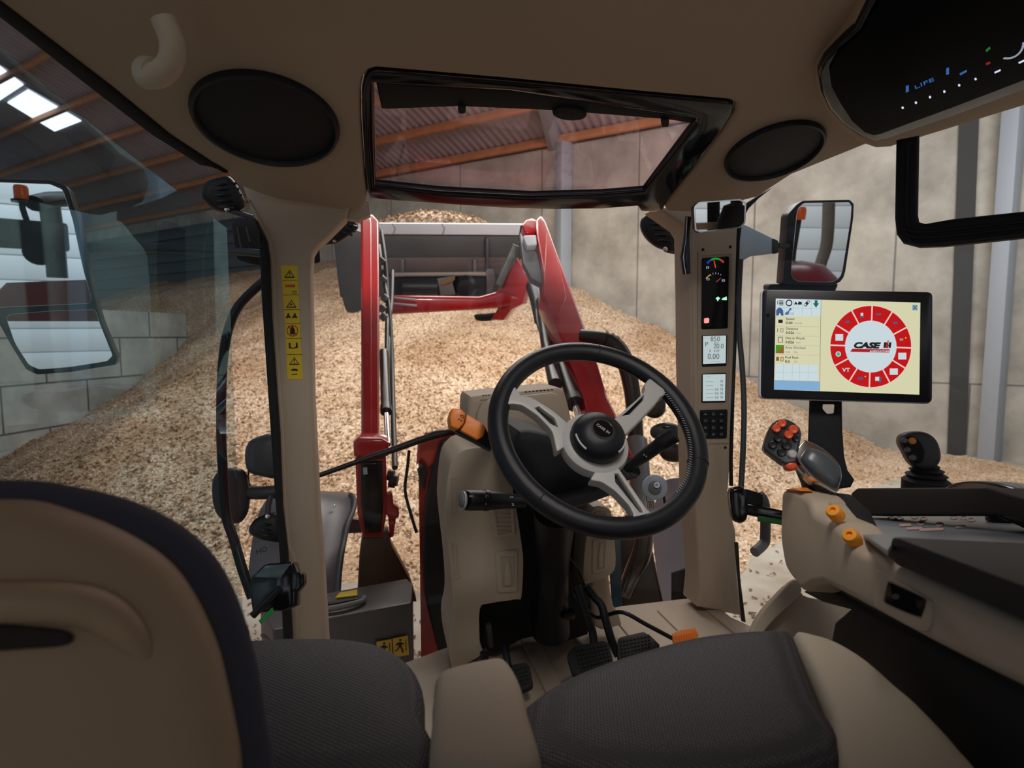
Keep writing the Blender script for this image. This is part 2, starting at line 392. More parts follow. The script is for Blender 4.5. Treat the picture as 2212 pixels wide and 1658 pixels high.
# roof window: heavy black frame and tinted pane
w4 = S(plate([(815, 153), (1100, 177), (1400, 206), (1572, 221), (1585, 228), (1582, 246), (1560, 284), (1500, 364), (1440, 436), (1434, 452), (1416, 460), (1384, 457), (1376, 446), (1300, 452), (1200, 453), (1100, 451), (1000, 445), (900, 438), (800, 430), (793, 415), (789, 373), (783, 270), (782, 200), (788, 172), (798, 158)],
             off(CEIL, -.002), .022, .006, holes=[[(808, 182), (811, 300), (812, 402), (950, 416), (1150, 426), (1300, 422), (1390, 415), (1500, 270), (1505, 258), (1100, 200)]]), 'window_4', GLOSSB)
S(plate([(804, 178), (808, 406), (950, 420), (1150, 430), (1300, 426), (1392, 419), (1512, 256), (1100, 196)], off(CEIL, -.018), .004), 'pane', GRF, w4)
sb = thing('roof_sunblind', 'black roller blind pulled part way over the roof window', 'blind')
A(plate([(812, 178), (824, 236), (838, 237), (990, 231), (1200, 240), (1440, 259), (1502, 269), (1508, 252), (1100, 195)], off(CEIL, -.012), .014, .004), 'blind_roll', MATT, sb)
for x, y in ((998, 238), (1437, 266)): A(plate(rnd([(x-9, y-8), (x+9, y-8), (x+8, y+9), (x-8, y+9)], .3), off(CEIL, -.006), .012, .003), 'clip', MATT, sb)
A(plate(circ(1231, 250, 37, 13, ang=3), off(CEIL, -.002), .02, .006), 'pull_knob', MATT, sb)
# ------------------------------------------------------------------ roof speakers
def speaker(cx, cy, r, label):
    t = thing('roof_speaker', label, 'speaker', 'round roof speakers'); o = on(cx, cy, off(CEIL, .001)); n = CEIL[1]
    A(lathe([(r*.90, -.012), (r*.90, .002), (r*.94, .012), (r*.98, .011), (r, .004), (r, -.012)], o, n, 64), 'rim', BLACK, t)
    A(lathe([(r*.90, -.004), (r*.90, .003), (r*.5, .007), (0, .008)], o, n, 64), 'grille', DARKG, t)
DARKG = mat('speaker_cloth', (.013, .013, .016), .6, bump=.4, bs=1200, spec=.3)
speaker(578, 263, .131, 'larger round black speaker in the beige roof above the stickered pillar')
speaker(1671, 327, .106, 'smaller round black speaker in the roof between the roof window and radio')
# beige grab handle under the roof, top left
gh = thing('roof_grab_handle', 'beige curved grab handle under the roof near the left door', 'handle')
A(tube([pt(352, 40, .78), pt(372, 92, .79), pt(368, 135, .80), pt(345, 160, .81), pt(322, 163, .825)], [.016, .0165, .0165, .017, .017], 16, prof=(1, 1.15)), 'grip', BEIGE, gh)
A(tube([pt(336, 158, .815), pt(316, 157, .832)], [.0185, .0195], 16, 1, prof=(1, 1.15)), 'end_cap', BEIGE, gh)
# ------------------------------------------------------------------ radio console in the roof, top right
rc = thing('roof_radio_console', 'glossy black radio panel with blue lit display in the roof corner', 'radio')
A(plate([(1890, -45), (1840, 60), (1800, 110), (1776, 140), (1762, 160), (1766, 205), (1785, 245), (1815, 280), (1852, 308), (1866, 315), (1889, 323), (1921, 321), (2060, 275), (2212, 219), (2420, 140), (2480, -45)], off(CEIL, .022), .05, .012), 'surround', HEAD, rc)
A(plate([(1905, -45), (1850, 65), (1819, 94), (1783, 130), (1768, 158), (1774, 201), (1791, 237), (1819, 270), (1859, 297), (1889, 307), (1912, 303), (2060, 253), (2212, 197), (2420, 118), (2480, -45)], off(CEIL, .032), .02, .007), 'bezel', GLOSSB, rc)
PRC = off(CEIL, .037)
A(plate([(1925, -45), (1860, 70), (1812, 112), (1792, 150), (1797, 190), (1814, 222), (1840, 262), (1868, 287), (1887, 293), (1902, 290), (2060, 232), (2212, 174), (2420, 95), (2480, -45)], PRC, .008, .002), 'panel', mat('radio_black', (.002, .002, .003), .5, spec=.03), rc)
BL = mat('dim_blue_display', (.035, .15, .42), emit=.8); WH = mat('white_backlight', (.75, .8, 1), emit=.9); GRN = mat('green_lamp', (.1, .8, .15), emit=.8); RDL = mat('red_lamp', (1, .06, .03), emit=.9)
PR2 = off(PRC, .0008); DIMW = mat('dim_white_backlight', (.35, .38, .5), emit=.8)
for x, y in ((1950, 233), (1978.6, 222), (2009, 210), (2040, 198), (2072, 184.5), (2107.5, 171)): A(plate(circ(x, y, 2.6, n=10), PR2, .0006), 'button_light', WH, rc)
for x, y in ((2155, 152), (2207, 131)): A(plate([(x-7, y+4), (x+6, y-2), (x+7, y+1), (x-6, y+7)], PR2, .0006), 'button_light', WH, rc)
A(plate([(1957, 186), (1963, 184), (1963, 198), (1957, 200)], PR2, .0006), 'display_bar', BL, rc)
textp('LIFE', 1976, 193, 27, PRC, 'display_text', BL, rc, ang=-24, up=.0008, align='LEFT')
A(plate([(2044, 148), (2050, 146), (2050, 160), (2044, 162)], PR2, .0006), 'display_bar', BL, rc)
A(plate([(2073, 159), (2088, 151), (2089, 155), (2074, 163)], PR2, .0006), 'display_bar', BL, rc)
A(tube([on(2175+36*math.cos(a), 92+34*math.sin(a), PR2) for a in [math.radians(d) for d in range(0, 110, 10)]], .0016, 8, 1), 'dial_ring', DIMW, rc)
A(plate([(2129, 108), (2138, 101), (2140, 105), (2131, 113)], PR2, .0006), 'call_light', mat('dim_green', (.02, .2, .03), emit=.7), rc)
A(plate([(2129, 137), (2138, 133), (2140, 137), (2131, 141)], PR2, .0006), 'call_light', mat('dim_red', (.3, .02, .02), emit=.7), rc)
# ------------------------------------------------------------------ window handle frame on the right
bf = [(1935, 300), (1932, 470), (1936, 505), (1950, 524), (1985, 533), (2040, 531), (2212, 513), (2400, 492), (2400, 455), (2212, 455), (2060, 471), (1998, 482), (1984, 478), (1981, 462), (1984, 290)]
wf = thing('side_window_frame', 'thick black rounded rubber frame of the right side window', 'window frame')
PFr = (pt(1960, 500, 1.12), V((-.80, -.6, 0)).normalized())
A(plate(bf, PFr, .03, .009), 'frame_profile', DARKG, wf)
for d in (0, 13, 26): A(tube([on(1950+d*.5, 492+d*.9, off(PFr, .002)), on(2000, 500+d, off(PFr, .002)), on(2212, 478+d, off(PFr, .002)), on(2400, 458+d, off(PFr, .002))], .0032, 8, 4), 'seal_lip', MATT, wf)
A(tube([on(1961, 310, off(PFr, .002)), on(1959, 470, off(PFr, .002)), on(1970, 488, off(PFr, .002))], .003, 8, 4), 'seal_lip', MATT, wf)
# ------------------------------------------------------------------ gauges on the right pillar
def PX(e): return off(P_R, e)
gp = thing('gauge_panel', 'tall black gauge panel with coloured arc and green lamps on right pillar', 'gauge')
A(plate([(1517, 557), (1576, 553), (1573, 709), (1516, 711)], PX(.003), .012, .002, r=4), 'panel', mat('gauge_black', (.003, .003, .003), .3, spec=.25), gp)
zx = lambda x: 1370+x*.1582; zy = lambda y: 420+y*.1582
def arc(cx, cy, r0, r1, a0, a1, n=8):
    A0, A1 = math.radians(a0), math.radians(a1); L = [(A0+(A1-A0)*k/n) for k in range(n+1)]
    return [(zx(cx+r1*math.cos(a)), zy(cy-r1*math.sin(a))) for a in L]+[(zx(cx+r0*math.cos(a)), zy(cy-r0*math.sin(a))) for a in reversed(L)]
GP2 = PX(.0045)
for a0, a1, c, nm in ((118, 150, (.02, .08, .6), 'blue'), (68, 117, (.02, .5, .05), 'green'), (38, 66, (.8, .06, .05), 'red')):
    A(plate(arc(1115, 1010, 122, 148, a0, a1), GP2, .0004), 'gauge_arc', mat(nm+'_arc', c, emit=.55), gp, smooth=False)
A(plate([(zx(1085), zy(900)), (zx(1095), zy(898)), (zx(1118), zy(998)), (zx(1105), zy(1000))], GP2, .0004), 'needle', RDL, gp, smooth=False)
A(plate([(zx(1115), zy(1190)), (zx(1180), zy(1135)), (zx(1188), zy(1142)), (zx(1125), zy(1198))], GP2, .0004), 'needle', mat('dim_red_needle', (.5, .06, .04), emit=.6), gp, smooth=False)
for a in range(55, 130, 18): A(plate(arc(1115, 1190, 105, 128, a-1.5, a+1.5, 1), GP2, .0004), 'tick_mark', DIMW, gp, smooth=False)
A(plate([(zx(975), zy(1140)), (zx(1030), zy(1090)), (zx(1042), zy(1100)), (zx(985), zy(1150))], GP2, .0004), 'fuel_mark', mat('amber_light', (.7, .4, .05), emit=.7), gp, smooth=False)
for x, y in ((1005, 995), (1010, 1155), (1220, 1172)): A(plate(rect(zx(x-22), zy(y-14), zx(x+18), zy(y+14)), GP2, .0004, holes=[rect(zx(x-12), zy(y-7), zx(x+8), zy(y+8))]), 'gauge_icon', DIMW, gp, smooth=False)
GLT = mat('bright_green_lamp', (.45, 1, .6), emit=1.1)
A(plate([(zx(x), zy(y)) for x, y in ((1145, 1392), (1175, 1420), (1155, 1432), (1142, 1458), (1128, 1432), (1112, 1418))], GP2, .0004), 'indicator_lamp', GLT, gp, smooth=False)
A(plate([(zx(x), zy(y)) for x, y in ((1196, 1425), (1215, 1412), (1262, 1392), (1264, 1440), (1200, 1438))], GP2, .0004), 'indicator_lamp', GLT, gp, smooth=False)
A(plate(rnd([(1521, 687), (1532, 686), (1532, 697), (1521, 698)], .3), GP2, .0004), 'brake_lamp', mat('parking_lamp', (1, .30, .26), emit=1.2), gp, smooth=False)
LCD = mat('lcd_pale', (.52, .62, .63), emit=.9); LCI = mat('lcd_ink', (.19, .22, .23), emit=.55)
d1 = thing('pillar_display', 'pillar screen showing large grey digits below the black gauge panel', 'display', 'small screens on the pillar')
A(plate([(1517, 724), (1572, 723), (1570, 790), (1517, 792)], PX(.003), .012, .002, r=3), 'bezel', BLACK, d1)
A(plate([(1519, 725.5), (1568.5, 724.5), (1567.5, 784), (1519, 786)], PX(.0036), .0006), 'screen', LCD, d1, smooth=False)
for s, x, y, z in (('850', 1545, 737, 14), ('23.5', 1547, 743, 6), ('P', 1526, 748, 13), ('20.0', 1552, 752, 13), ('0   4.29', 1543, 760, 7), ('0.00', 1541, 775, 15), ('-- -- --', 1545, 782, 7)):
    textp(s, x, y, z, PX(.0036), 'readout', LCI, d1, up=.0009)
d2 = thing('pillar_display', 'pillar screen listing pale rows between digit screen and keypad', 'display', 'small screens on the pillar')
A(plate([(1517, 807), (1570, 805), (1568, 869), (1516, 870)], PX(.003), .012, .002, r=3), 'bezel', BLACK, d2)
A(plate([(1518.5, 808.5), (1567.5, 807.5), (1566, 865), (1518.5, 866)], PX(.0036), .0006), 'screen', LCD, d2, smooth=False)
for k in range(5):
    y = 826+k*8.6; textp('------', 1533, y, 8, PX(.0036), 'list_row', LCI, d2, up=.0009); textp('N', 1559, y, 7.5, PX(.0036), 'list_mark', LCI, d2, up=.0009)
    if k > 1: textp('0.0', 1548, y, 6.5, PX(.0036), 'list_row', LCI, d2, up=.0009)
textp('- ----', 1529, 815, 6, PX(.0036), 'list_row', LCI, d2, up=.0009)
kp = thing('pillar_keypad', 'square black keypad with grey icons at the foot of pillar screens', 'keypad')
A(plate([(1513, 885.5), (1573, 884), (1571, 947), (1514, 948)], PX(.004), .013, .003, r=4), 'body', BLACK, kp)
KEYI = mat('key_icon_grey', (.20, .21, .22), .6)
for r in range(4):
    for c in range(3):
        x, y = 1524+c*17.2, 894+r*14.6
        A(plate(rect(x-7, y-6, x+7.5, y+6), PX(.0052), .0016, .0006, r=2), 'key', BLACK, kp)
        A(plate(circ(x, y, 3.5, 3, n=8), PX(.0058), .0005, holes=[circ(x, y, 2, 1.6, n=8)]) if (r+c) % 2 else plate([(x-4, y+2), (x, y-3), (x+4, y+2)], PX(.0058), .0005), 'key_icon', KEYI, kp, smooth=False)
# ------------------------------------------------------------------ interior mirror and visor
rear = V((.1, -1.4, .95))
im = thing('interior_mirror', 'small rounded rear-view mirror at the top of the right pillar', 'mirror')
MP = reflect_plane(1556, 466, 1.36, V((.75, -2.0, .95)))
mo = rnd([(1499, 446), (1510, 436), (1600, 429.5), (1612, 437), (1610.5, 482), (1600, 492), (1512, 502), (1501, 497)], .3)
A(plate(mo, MP, .03, .006), 'housing', BLACK, im)
A(plate(mo, off(MP, .0008), .0016, holes=[[(1556+(x-1556)*.93, 466+(y-466)*.91) for x, y in mo]]), 'rim', CHROME, im)
A(plate([(1556+(x-1556)*.94, 466+(y-466)*.92) for x, y in mo], off(MP, .0012), .001), 'glass', MIRROR, im, smooth=False)
vb = thing('wiper_blade_edge', 'narrow glossy dark blade upright beside the interior mirror', 'blade')
A(plate([(1484, 466), (1495, 467), (1491, 515), (1493, 591), (1478, 592), (1473, 554), (1479, 521)], PY(1.42), .012, .004), 'blade', GLOSSB, vb)
A(tube([on(1484, 468, PY(1.415)), on(1481, 520, PY(1.415)), on(1476, 554, PY(1.415)), on(1481, 591, PY(1.415))], .0012, 6, 2), 'edge', CHROME, vb)
# ------------------------------------------------------------------ steering wheel
WC = V((0, .998, .671)); waz, wel = .024, .728
WN = V((math.sin(waz)*math.cos(wel), -math.cos(waz)*math.cos(wel), math.sin(wel))); WP = (WC, WN)
wu = UP.cross(WN).normalized(); wv = WN.cross(wu)
sw = thing('steering_wheel', 'black leather steering wheel with three grey spokes', 'steering wheel')
RR = .1945; rim = []
N = 120
bm = bmesh.new(); tube([WC+(wu*math.cos(2*math.pi*k/N)+wv*math.sin(2*math.pi*k/N))*RR for k in range(N)], .0195, 20, 1, True, prof=(1, .92), bm=bm)
A(bm, 'rim', LEATHER, sw)
def wang(px, py):
    p = on(px, py, WP)-WC; return math.atan2(p.dot(wv), p.dot(wu))
for px, py in ((1150, 1100), (1515, 1003), (1290, 742)):  # seams across the leather
    a = wang(px, py); c = WC+(wu*math.cos(a)+wv*math.sin(a))*RR; rd = (wu*math.cos(a)+wv*math.sin(a))
    A(tube([c+(rd*math.cos(t)+WN*.92*math.sin(t))*.0198 for t in [2*math.pi*k/20 for k in range(20)]], .0009, 6, 1, True), 'seam', MATT, sw)
st = mat('pale_stitching', (.35, .35, .36), .7); bm = bmesh.new(); a0, a1 = wang(1428, 850), wang(1480, 1085)
for k in range(46):
    a = a0+((a1-a0+math.pi) % (2*math.pi)-math.pi)*k/45; rd = wu*math.cos(a)+wv*math.sin(a); tg = -wu*math.sin(a)+wv*math.cos(a)
    c = WC+rd*(RR-.0172)+WN*.0085; tube([c-rd*.0035+tg*.0015, c+rd*.0035-tg*.0015+WN*.002], .0008, 5, 1, bm=bm)
A(bm, 'stitching', st, sw)
WS = off(WP, .012)
spk = [
 ([(1109, 832), (1122, 846), (1124, 852), (1150, 858), (1195, 886), (1225, 912), (1232, 932), (1222, 962), (1203, 976), (1194, 930), (1160, 895), (1128, 874), (1108, 871), (1092, 873), (1088, 862), (1098, 848)], [(1155, 880), (1164, 876), (1198, 902), (1206, 922), (1190, 914)]),
 ([(1404, 815), (1436, 840), (1438, 850), (1426, 858), (1420, 868), (1385, 905), (1345, 945), (1324, 946), (1306, 918), (1350, 888), (1394, 843), (1392, 828)], [(1340, 897), (1392, 852), (1390, 862), (1360, 893)]),
 ([(1290, 1012), (1335, 1008), (1350, 1030), (1376, 1068), (1398, 1100), (1414, 1112), (1408, 1122), (1390, 1126), (1366, 1128), (1360, 1120), (1370, 1112), (1360, 1092), (1330, 1060), (1300, 1040), (1274, 1036)], [(1328, 1022), (1336, 1022), (1386, 1098), (1390, 1106), (1382, 1105), (1330, 1040)])]
for o_, h_ in spk:
    A(plate(rnd(o_, .3), WS, .022, .005, holes=[h_]), 'spoke', SILVER, sw)
    c = [sum(p[i] for p in h_)/len(h_) for i in (0, 1)]
    A(plate([(c[0]+(x-c[0])*1.06, c[1]+(y-c[1])*1.06) for x, y in h_], off(WS, -.012), .006), 'spoke_inlay', MATT, sw)
hub = on(1282, 962, off(WP, .0))
A(lathe([(.050, -.02), (.062, -.012), (.066, .002), (.063, .012), (.050, .020)], hub, WN, 48), 'hub_ring', SILVER, sw)
hc = hub+WN*.012
A(lathe([(.050, 0), (.051, .016), (.048, .028), (.040, .038), (.026, .044), (.022, .0445), (0, .0445)], hc, WN, 48), 'hub_cap', LEATHER, sw)
eo = hc+WN*.0448
A(lathe([(.0185, 0), (.0205, 0), (.0205, .0012), (.0185, .0012), (.0185, 0)], eo, WN, 40), 'emblem_ring', CHROME, sw)
A(lathe([(.0186, -.001), (.0186, .0006), (0, .0006)], eo, WN, 40), 'emblem', GLOSSB, sw)
ta = math.radians(-47); tu = wu*math.cos(ta)+wv*math.sin(ta); tv = WN.cross(tu)
textw('CASE IH', eo+WN*.0008-tv*.0025, tu, tv, .0078, 'emblem_text', SILVER, sw, bold=.01)
for aa in (200, 320):
    A(tube([hc+(wu*math.cos(t)+wv*math.sin(t))*.0465+WN*.0305 for t in [math.radians(aa+k*6-21) for k in range(8)]], .0019, 8, 1), 'hub_accent', SILVER, sw)
# ------------------------------------------------------------------ steering column: cowl, covers, shroud, shaft
sc_ = thing('steering_column', 'beige steering column with side covers, black shroud and storage slots', 'steering column')
A(plate([(1006, 975), (1006, 947), (1010, 892), (1011, 866), (1016, 856), (1058, 851), (1131, 844), (1208, 837), (1220, 842), (1229, 871), (1241, 925), (1242, 1010)], PY(1.42), .16, .022), 'cowl', BEIGE, sc_)
A(plate([(1026, 960), (1030, 895), (1040, 872), (1062, 862), (1195, 848), (1208, 853), (1216, 880), (1226, 950)], PY(1.405), .03, .008), 'cowl_lid', BEIGE, sc_)
for x in range(8): A(plate(rect(1134+x*8, 845-x*.7, 1139+x*8, 847.5-x*.7), PY(1.40), .003), 'lid_vent', MATT, sc_, smooth=False)
for x in range(3): A(plate(rect(1042+x*6, 853-x*.5, 1046+x*6, 855-x*.5), PY(1.40), .003), 'lid_vent', MATT, sc_, smooth=False)
lc = [(1008, 970), (985, 985), (973, 1003), (966, 1040), (962, 1091), (962, 1122), (969, 1190), (975, 1243), (980, 1315), (978, 1352), (971, 1395), (984, 1455), (1041, 1415), (1037, 1390), (1037, 1316), (1057, 1304), (1114, 1295), (1127, 1289), (1131, 1219), (1129, 1185), (1119, 1118), (1108, 1050), (1110, 985), (1080, 965)]
PCV = PY(1.30)
A(plate(crom(lc, 3), PCV, .20, .016, seg=5), 'side_cover', BEIGE, sc_)
rcv = [(1282, 1095), (1315, 1098), (1323, 1120), (1328, 1166), (1330, 1222), (1316, 1243), (1290, 1254), (1266, 1261), (1259, 1253), (1265, 1171), (1271, 1140)]
A(plate(crom(rcv, 3), PY(1.32), .16, .009, seg=4), 'side_cover', BEIGE, sc_)
A(plate([(1284, 1245), (1316, 1236), (1322, 1285), (1328, 1313), (1338, 1324), (1346, 1352), (1300, 1362), (1283, 1354), (1272, 1270)], PY(1.42), .07, .012), 'support_leg', BEIGE, sc_)
def vent(outer, inner, pl, louvres=0, name='storage_slot'):
    v = A(plate(outer, pl, .008, .003, holes=[inner], r=.12), name, BEIGE, sc_)
    x0, x1 = min(p[0] for p in inner), max(p[0] for p in inner); y0, y1 = min(p[1] for p in inner), max(p[1] for p in inner)
    ip = off(pl, -.005)
    if louvres:
        for k in range(louvres):
            y = y0+(y1-y0)*(k+.5)/louvres; A(plate([(x0+2, y-3), (x1-2, y-4), (x1-2, y), (x0+2, y+1)], off(pl, -.001), .006, .002), 'louvre', BEIGE, v)
    else:
        xm = (x0+x1)/2; A(plate([(xm, y0+4), (xm+(x1-x0)*.2, y0+20), (xm+(x1-x0)*.28, y0+38), (xm+(x1-x0)*.28, y1-6), (xm-(x1-x0)*.28, y1-5), (xm-(x1-x0)*.28, y0+38), (xm-(x1-x0)*.2, y0+20)], off(pl, .002), .008, .004), 'nozzle', BEIGE, v)
PV = off(PCV, .004)
vent([(1060, 1101), (1111, 1096), (1115, 1155), (1071, 1166)], [(1071, 1103), (1104, 1099), (1106, 1148), (1077, 1155)], PV, 6, 'air_vent')
vent([(1070, 1192), (1119, 1187), (1119, 1279), (1075, 1281)], [(1083, 1204), (1111, 1202), (1112, 1267), (1087, 1271)], PV)
vent([(1281, 1166), (1316, 1164), (1313, 1233), (1279, 1241)], [(1289, 1170), (1307, 1168), (1305, 1228), (1289, 1232)], off(PY(1.32), .004))
vent([(1284, 1106), (1313, 1104), (1316, 1150), (1283, 1152)], [(1290, 1110), (1307, 1109), (1308, 1144), (1290, 1146)], off(PY(1.32), .004), 5, 'air_vent')
A(plate([(974, 1032), (986, 1030), (985, 1110), (974, 1116)], off(PCV, .002), .006, .002, holes=[[(977, 1036), (983, 1035), (982, 1106), (977, 1111)]]), 'side_slot', BEIGE, sc_)
A(plate([(975, 1173), (987, 1176), (993, 1250), (981, 1252)], off(PCV, .002), .006, .002, holes=[[(978, 1178), (984, 1180), (989, 1246), (983, 1247)]]), 'side_slot', BEIGE, sc_)
A(plate([(1105, 1040), (1270, 1040), (1268, 1170), (1263, 1262), (1275, 1275), (1272, 1372), (1225, 1387), (1190, 1370), (1130, 1382), (1072, 1412), (1040, 1402), (1036, 1312), (1120, 1292), (1128, 1200)], PY(1.40), .10, .01), 'lower_box', MATT, sc_)
PSH = PY(1.13)
A(plate(crom([(1124, 932), (1187, 939), (1230, 960), (1300, 965), (1345, 985), (1348, 1030), (1320, 1062), (1215, 1082), (1160, 1092), (1125, 1060), (1112, 990)], 3), PSH, .22, .03, seg=4), 'shroud', DARKG, sc_)
A(plate([(1160, 1096), (1190, 1080), (1325, 1050), (1330, 1068), (1250, 1098), (1180, 1112)], PY(1.10), .10, .012), 'shroud_trim', DGREY, sc_)
A(tube([on(1200, 1100, PY(1.2)), on(1195, 1200, PY(1.3)), on(1190, 1300, PY(1.34)), on(1190, 1365, PY(1.36))], [.05, .042, .045, .05], 20), 'shaft_gaiter', BLACK, sc_)
for L, r in (([(1172, 1293), (1200, 1291), (1200, 1290)], .004), ([(1215, 1330), (1237, 1324)], .008), ([(1217, 1188), (1250, 1230), (1262, 1262)], .0035), ([(1175, 1255), (1225, 1240)], .0025), ([(1235, 1284), (1260, 1320)], .003)):
    A(tube([on(x, y, PY(1.30)) for x, y in L], r, 10, 3), 'linkage', GLOSSB if r > .003 else BLACK, sc_)
A(box(on(1225, 1327, PY(1.32)), (.04, .02, .025), bev=.006), 'linkage_block', GLOSSB, sc_)
A(plate([(1050, 1352), (1062, 1350), (1067, 1398), (1057, 1404)], PY(1.33), .02, .004), 'foot_switch', DGREY, sc_)
# ------------------------------------------------------------------ stalks and levers
sl = thing('shuttle_lever', 'orange shuttle lever with black underside left of the steering wheel', 'lever')
PSL = PF(1010, 915, 1.08, 10, 12)
A(plate([(977, 880), (997, 883), (1006, 892), (1002, 914), (991, 927), (974, 921), (971, 901)], PSL, .034, .009, r=.25), 'head', ORANGE, sl)
A(plate([(1008, 894), (1044, 915), (1049, 924), (1044, 942), (1032, 949), (995, 929), (1005, 914)], off(PSL, -.002), .03, .008, r=.2), 'grip', ORANGE, sl)
A(plate([(972, 912), (990, 934), (1030, 954), (1062, 972), (1068, 955), (1048, 918), (1006, 892), (1002, 890)], off(PSL, -.012), .03, .006), 'stem', BLACK, sl)
textp('2.0', 1000, 905, 13, PSL, 'marking', INK, sl, ang=-60)
def stalk(name, pts, rad, label, mk):
    t = thing(name, label, 'lever', 'steering column stalks'); P = [pt(x, y, d) for x, y, d in pts]
    A(tube(P, rad, 20, 3), 'body', BLACK, t); return t, P
t, P = stalk('indicator_stalk', [(1135, 1082, 1.13), (1100, 1081, 1.12), (1050, 1080, 1.10), (1012, 1080, 1.085), (1004, 1080, 1.08)], [.013, .015, .019, .0195, .018], 'black indicator stalk with grey end button left below the steering wheel', 0)
ax = (P[-1]-P[0]).normalized()
A(lathe([(.0175, 0), (.0175, .004), (.0145, .004), (.0145, 0), (.0175, 0)], P[-1]+ax*.001, ax, 28), 'end_ring', SILVER, t)
A(lathe([(.0135, -.002), (.0135, .006), (.009, .009), (0, .009)], P[-1]+ax*.001, ax, 28), 'end_button', MGREY, t)
A(tube([P[2]+ax*k for k in (-.004, .004)], .0205, 24, 1), 'collar', BLACK, t)
WHI = mat('white_marking', (.55, .55, .57), .6)
for x, y, s in ((1052, 1074, 'ID'), (1050, 1090, 'o'), (1105, 1076, '<>'), (1108, 1092, '%'), (1018, 1073, 'oo')): textp(s, x, y, 8, PF(x, y, 1.066 if x < 1080 else 1.09), 'marking', WHI, t)
t, P = stalk('wiper_stalk', [(1352, 1015, 1.12), (1370, 1000, 1.11), (1390, 985, 1.10), (1425, 960, 1.085), (1430, 957, 1.08), (1458, 939, 1.07)], [.009, .010, .0125, .0135, .0155, .0145], 'black wiper stalk with twist cap right of the steering wheel hub', 0)
A(tube([P[3]+(P[5]-P[3])*k for k in (.12, .2)], .0165, 24, 1), 'collar', BLACK, t)
for k in range(4): A(tube([pt(1334+k*10, 1010+k*4-4, 1.125), pt(1338+k*10, 1008+k*4-6, 1.12)], .034-.006*k, 24, 1), 'gaiter_fold', RUBBER, t)
textp('o o', 1393, 985, 7, PF(1393, 985, 1.083), 'marking', WHI, t, ang=35)
# ------------------------------------------------------------------ pedals
def quad_grid(q, nx, ny, pl, h, bm=None, w=.34):
    bm = bm or bmesh.new()
    for i in range(nx):
        for j in range(ny):
            def b(u, v): 
                a = V(q[0]).lerp(V(q[1]), u); c = V(q[3]).lerp(V(q[2]), u); return a.lerp(c, v)
            u, v = (i+.5)/nx, (j+.5)/ny
            P = [b(u-w/nx, v-w/ny), b(u+w/nx, v-w/ny), b(u+w/nx, v+w/ny), b(u-w/nx, v+w/ny)]
            plate([tuple(p) for p in P], off(pl, h), h*1.2, h*.3, bm=bm, seg=1)
    return bm
def pedal(name, pad, arm, label, tread=None, m=RUBBER, d=1.33, r=.008, dd=0, group='pedals', lean=38):
    t = thing(name, label, 'pedal', group); cx = sum(p[0] for p in pad)/len(pad); cy = sum(p[1] for p in pad)/len(pad)
    pl = PF(cx, cy, d, lean)
    p_ = A(plate(pad, pl, .018, .005, r=.22), 'pad', m, t)
    if tread: A(quad_grid(tread[0], tread[1], tread[2], pl, .0035, w=tread[3] if len(tread) > 3 else .34), 'tread', m, p_)
    A(tube([pt(x, y, z) for x, y, z in arm], r, 12, 4), 'arm', BLACK, t); return t
pedal('accelerator_pedal', [(1450, 1367), (1470, 1358), (1501, 1354), (1508, 1365), (1510, 1392), (1500, 1399), (1466, 1405), (1457, 1392)], [(1235, 1284, 1.46), (1273, 1322, 1.45), (1292, 1333, 1.45), (1312, 1328, 1.43), (1346, 1322, 1.37), (1394, 1347, 1.36), (1452, 1378, 1.345)], 'orange ribbed accelerator pedal on a bent black arm', ([(1453, 1367), (1502, 1357), (1507, 1394), (1462, 1402)], 9, 1, .33), ORANGE, 1.33, .005)
pedal('brake_pedal', [(1334, 1376), (1390, 1363), (1406, 1372), (1425, 1391), (1425, 1401), (1413, 1408), (1413, 1417), (1343, 1432), (1333, 1417)], [(1267, 1266, 1.42), (1285, 1290, 1.41), (1299, 1306, 1.40), (1308, 1337, 1.385), (1322, 1385, 1.37), (1336, 1415, 1.36)], 'black studded brake pedal next to the orange pedal', ([(1337, 1379), (1404, 1367), (1408, 1412), (1342, 1428)], 9, 6), RUBBER, 1.33, .010)
pedal('brake_pedal', [(1239, 1394), (1302, 1382), (1315, 1386), (1327, 1436), (1258, 1459), (1236, 1452), (1224, 1413)], [(1246, 1262, 1.40), (1270, 1340, 1.38), (1280, 1365, 1.375), (1284, 1400, 1.36)], 'black studded brake pedal left of its twin with a side tab', ([(1241, 1398), (1312, 1386), (1323, 1432), (1256, 1454)], 9, 6), RUBBER, 1.31, .010)
t = pedal('clutch_pedal', [(1072, 1440), (1134, 1428), (1144, 1436), (1153, 1478), (1122, 1492), (1104, 1490)], [(1088, 1385, 1.40), (1092, 1405, 1.37), (1098, 1440, 1.34)], 'black clutch pedal behind the beige armrest tip', ([(1104, 1440), (1138, 1433), (1147, 1473), (1112, 1485)], 5, 5), RUBBER, 1.32, .009)
A(plate([(1055, 1446), (1110, 1433), (1100, 1460), (1075, 1462)], PF(1080, 1446, 1.34, 40), .01, .003), 'side_tab', BLACK, t)
fr = thing('foot_control_rod', 'thin black control rod running down left of the clutch pedal', 'rod')
A(tube([pt(1054, 1398, 1.36), pt(1042, 1420, 1.36), pt(1000, 1443, 1.33), pt(944, 1475, 1.30)], [.006, .007, .006, .0055], 12, 4), 'rod', BLACK, fr)
A(box(pt(1046, 1416, 1.36), (.02, .02, .02), bev=.005), 'joint', BLACK, fr)
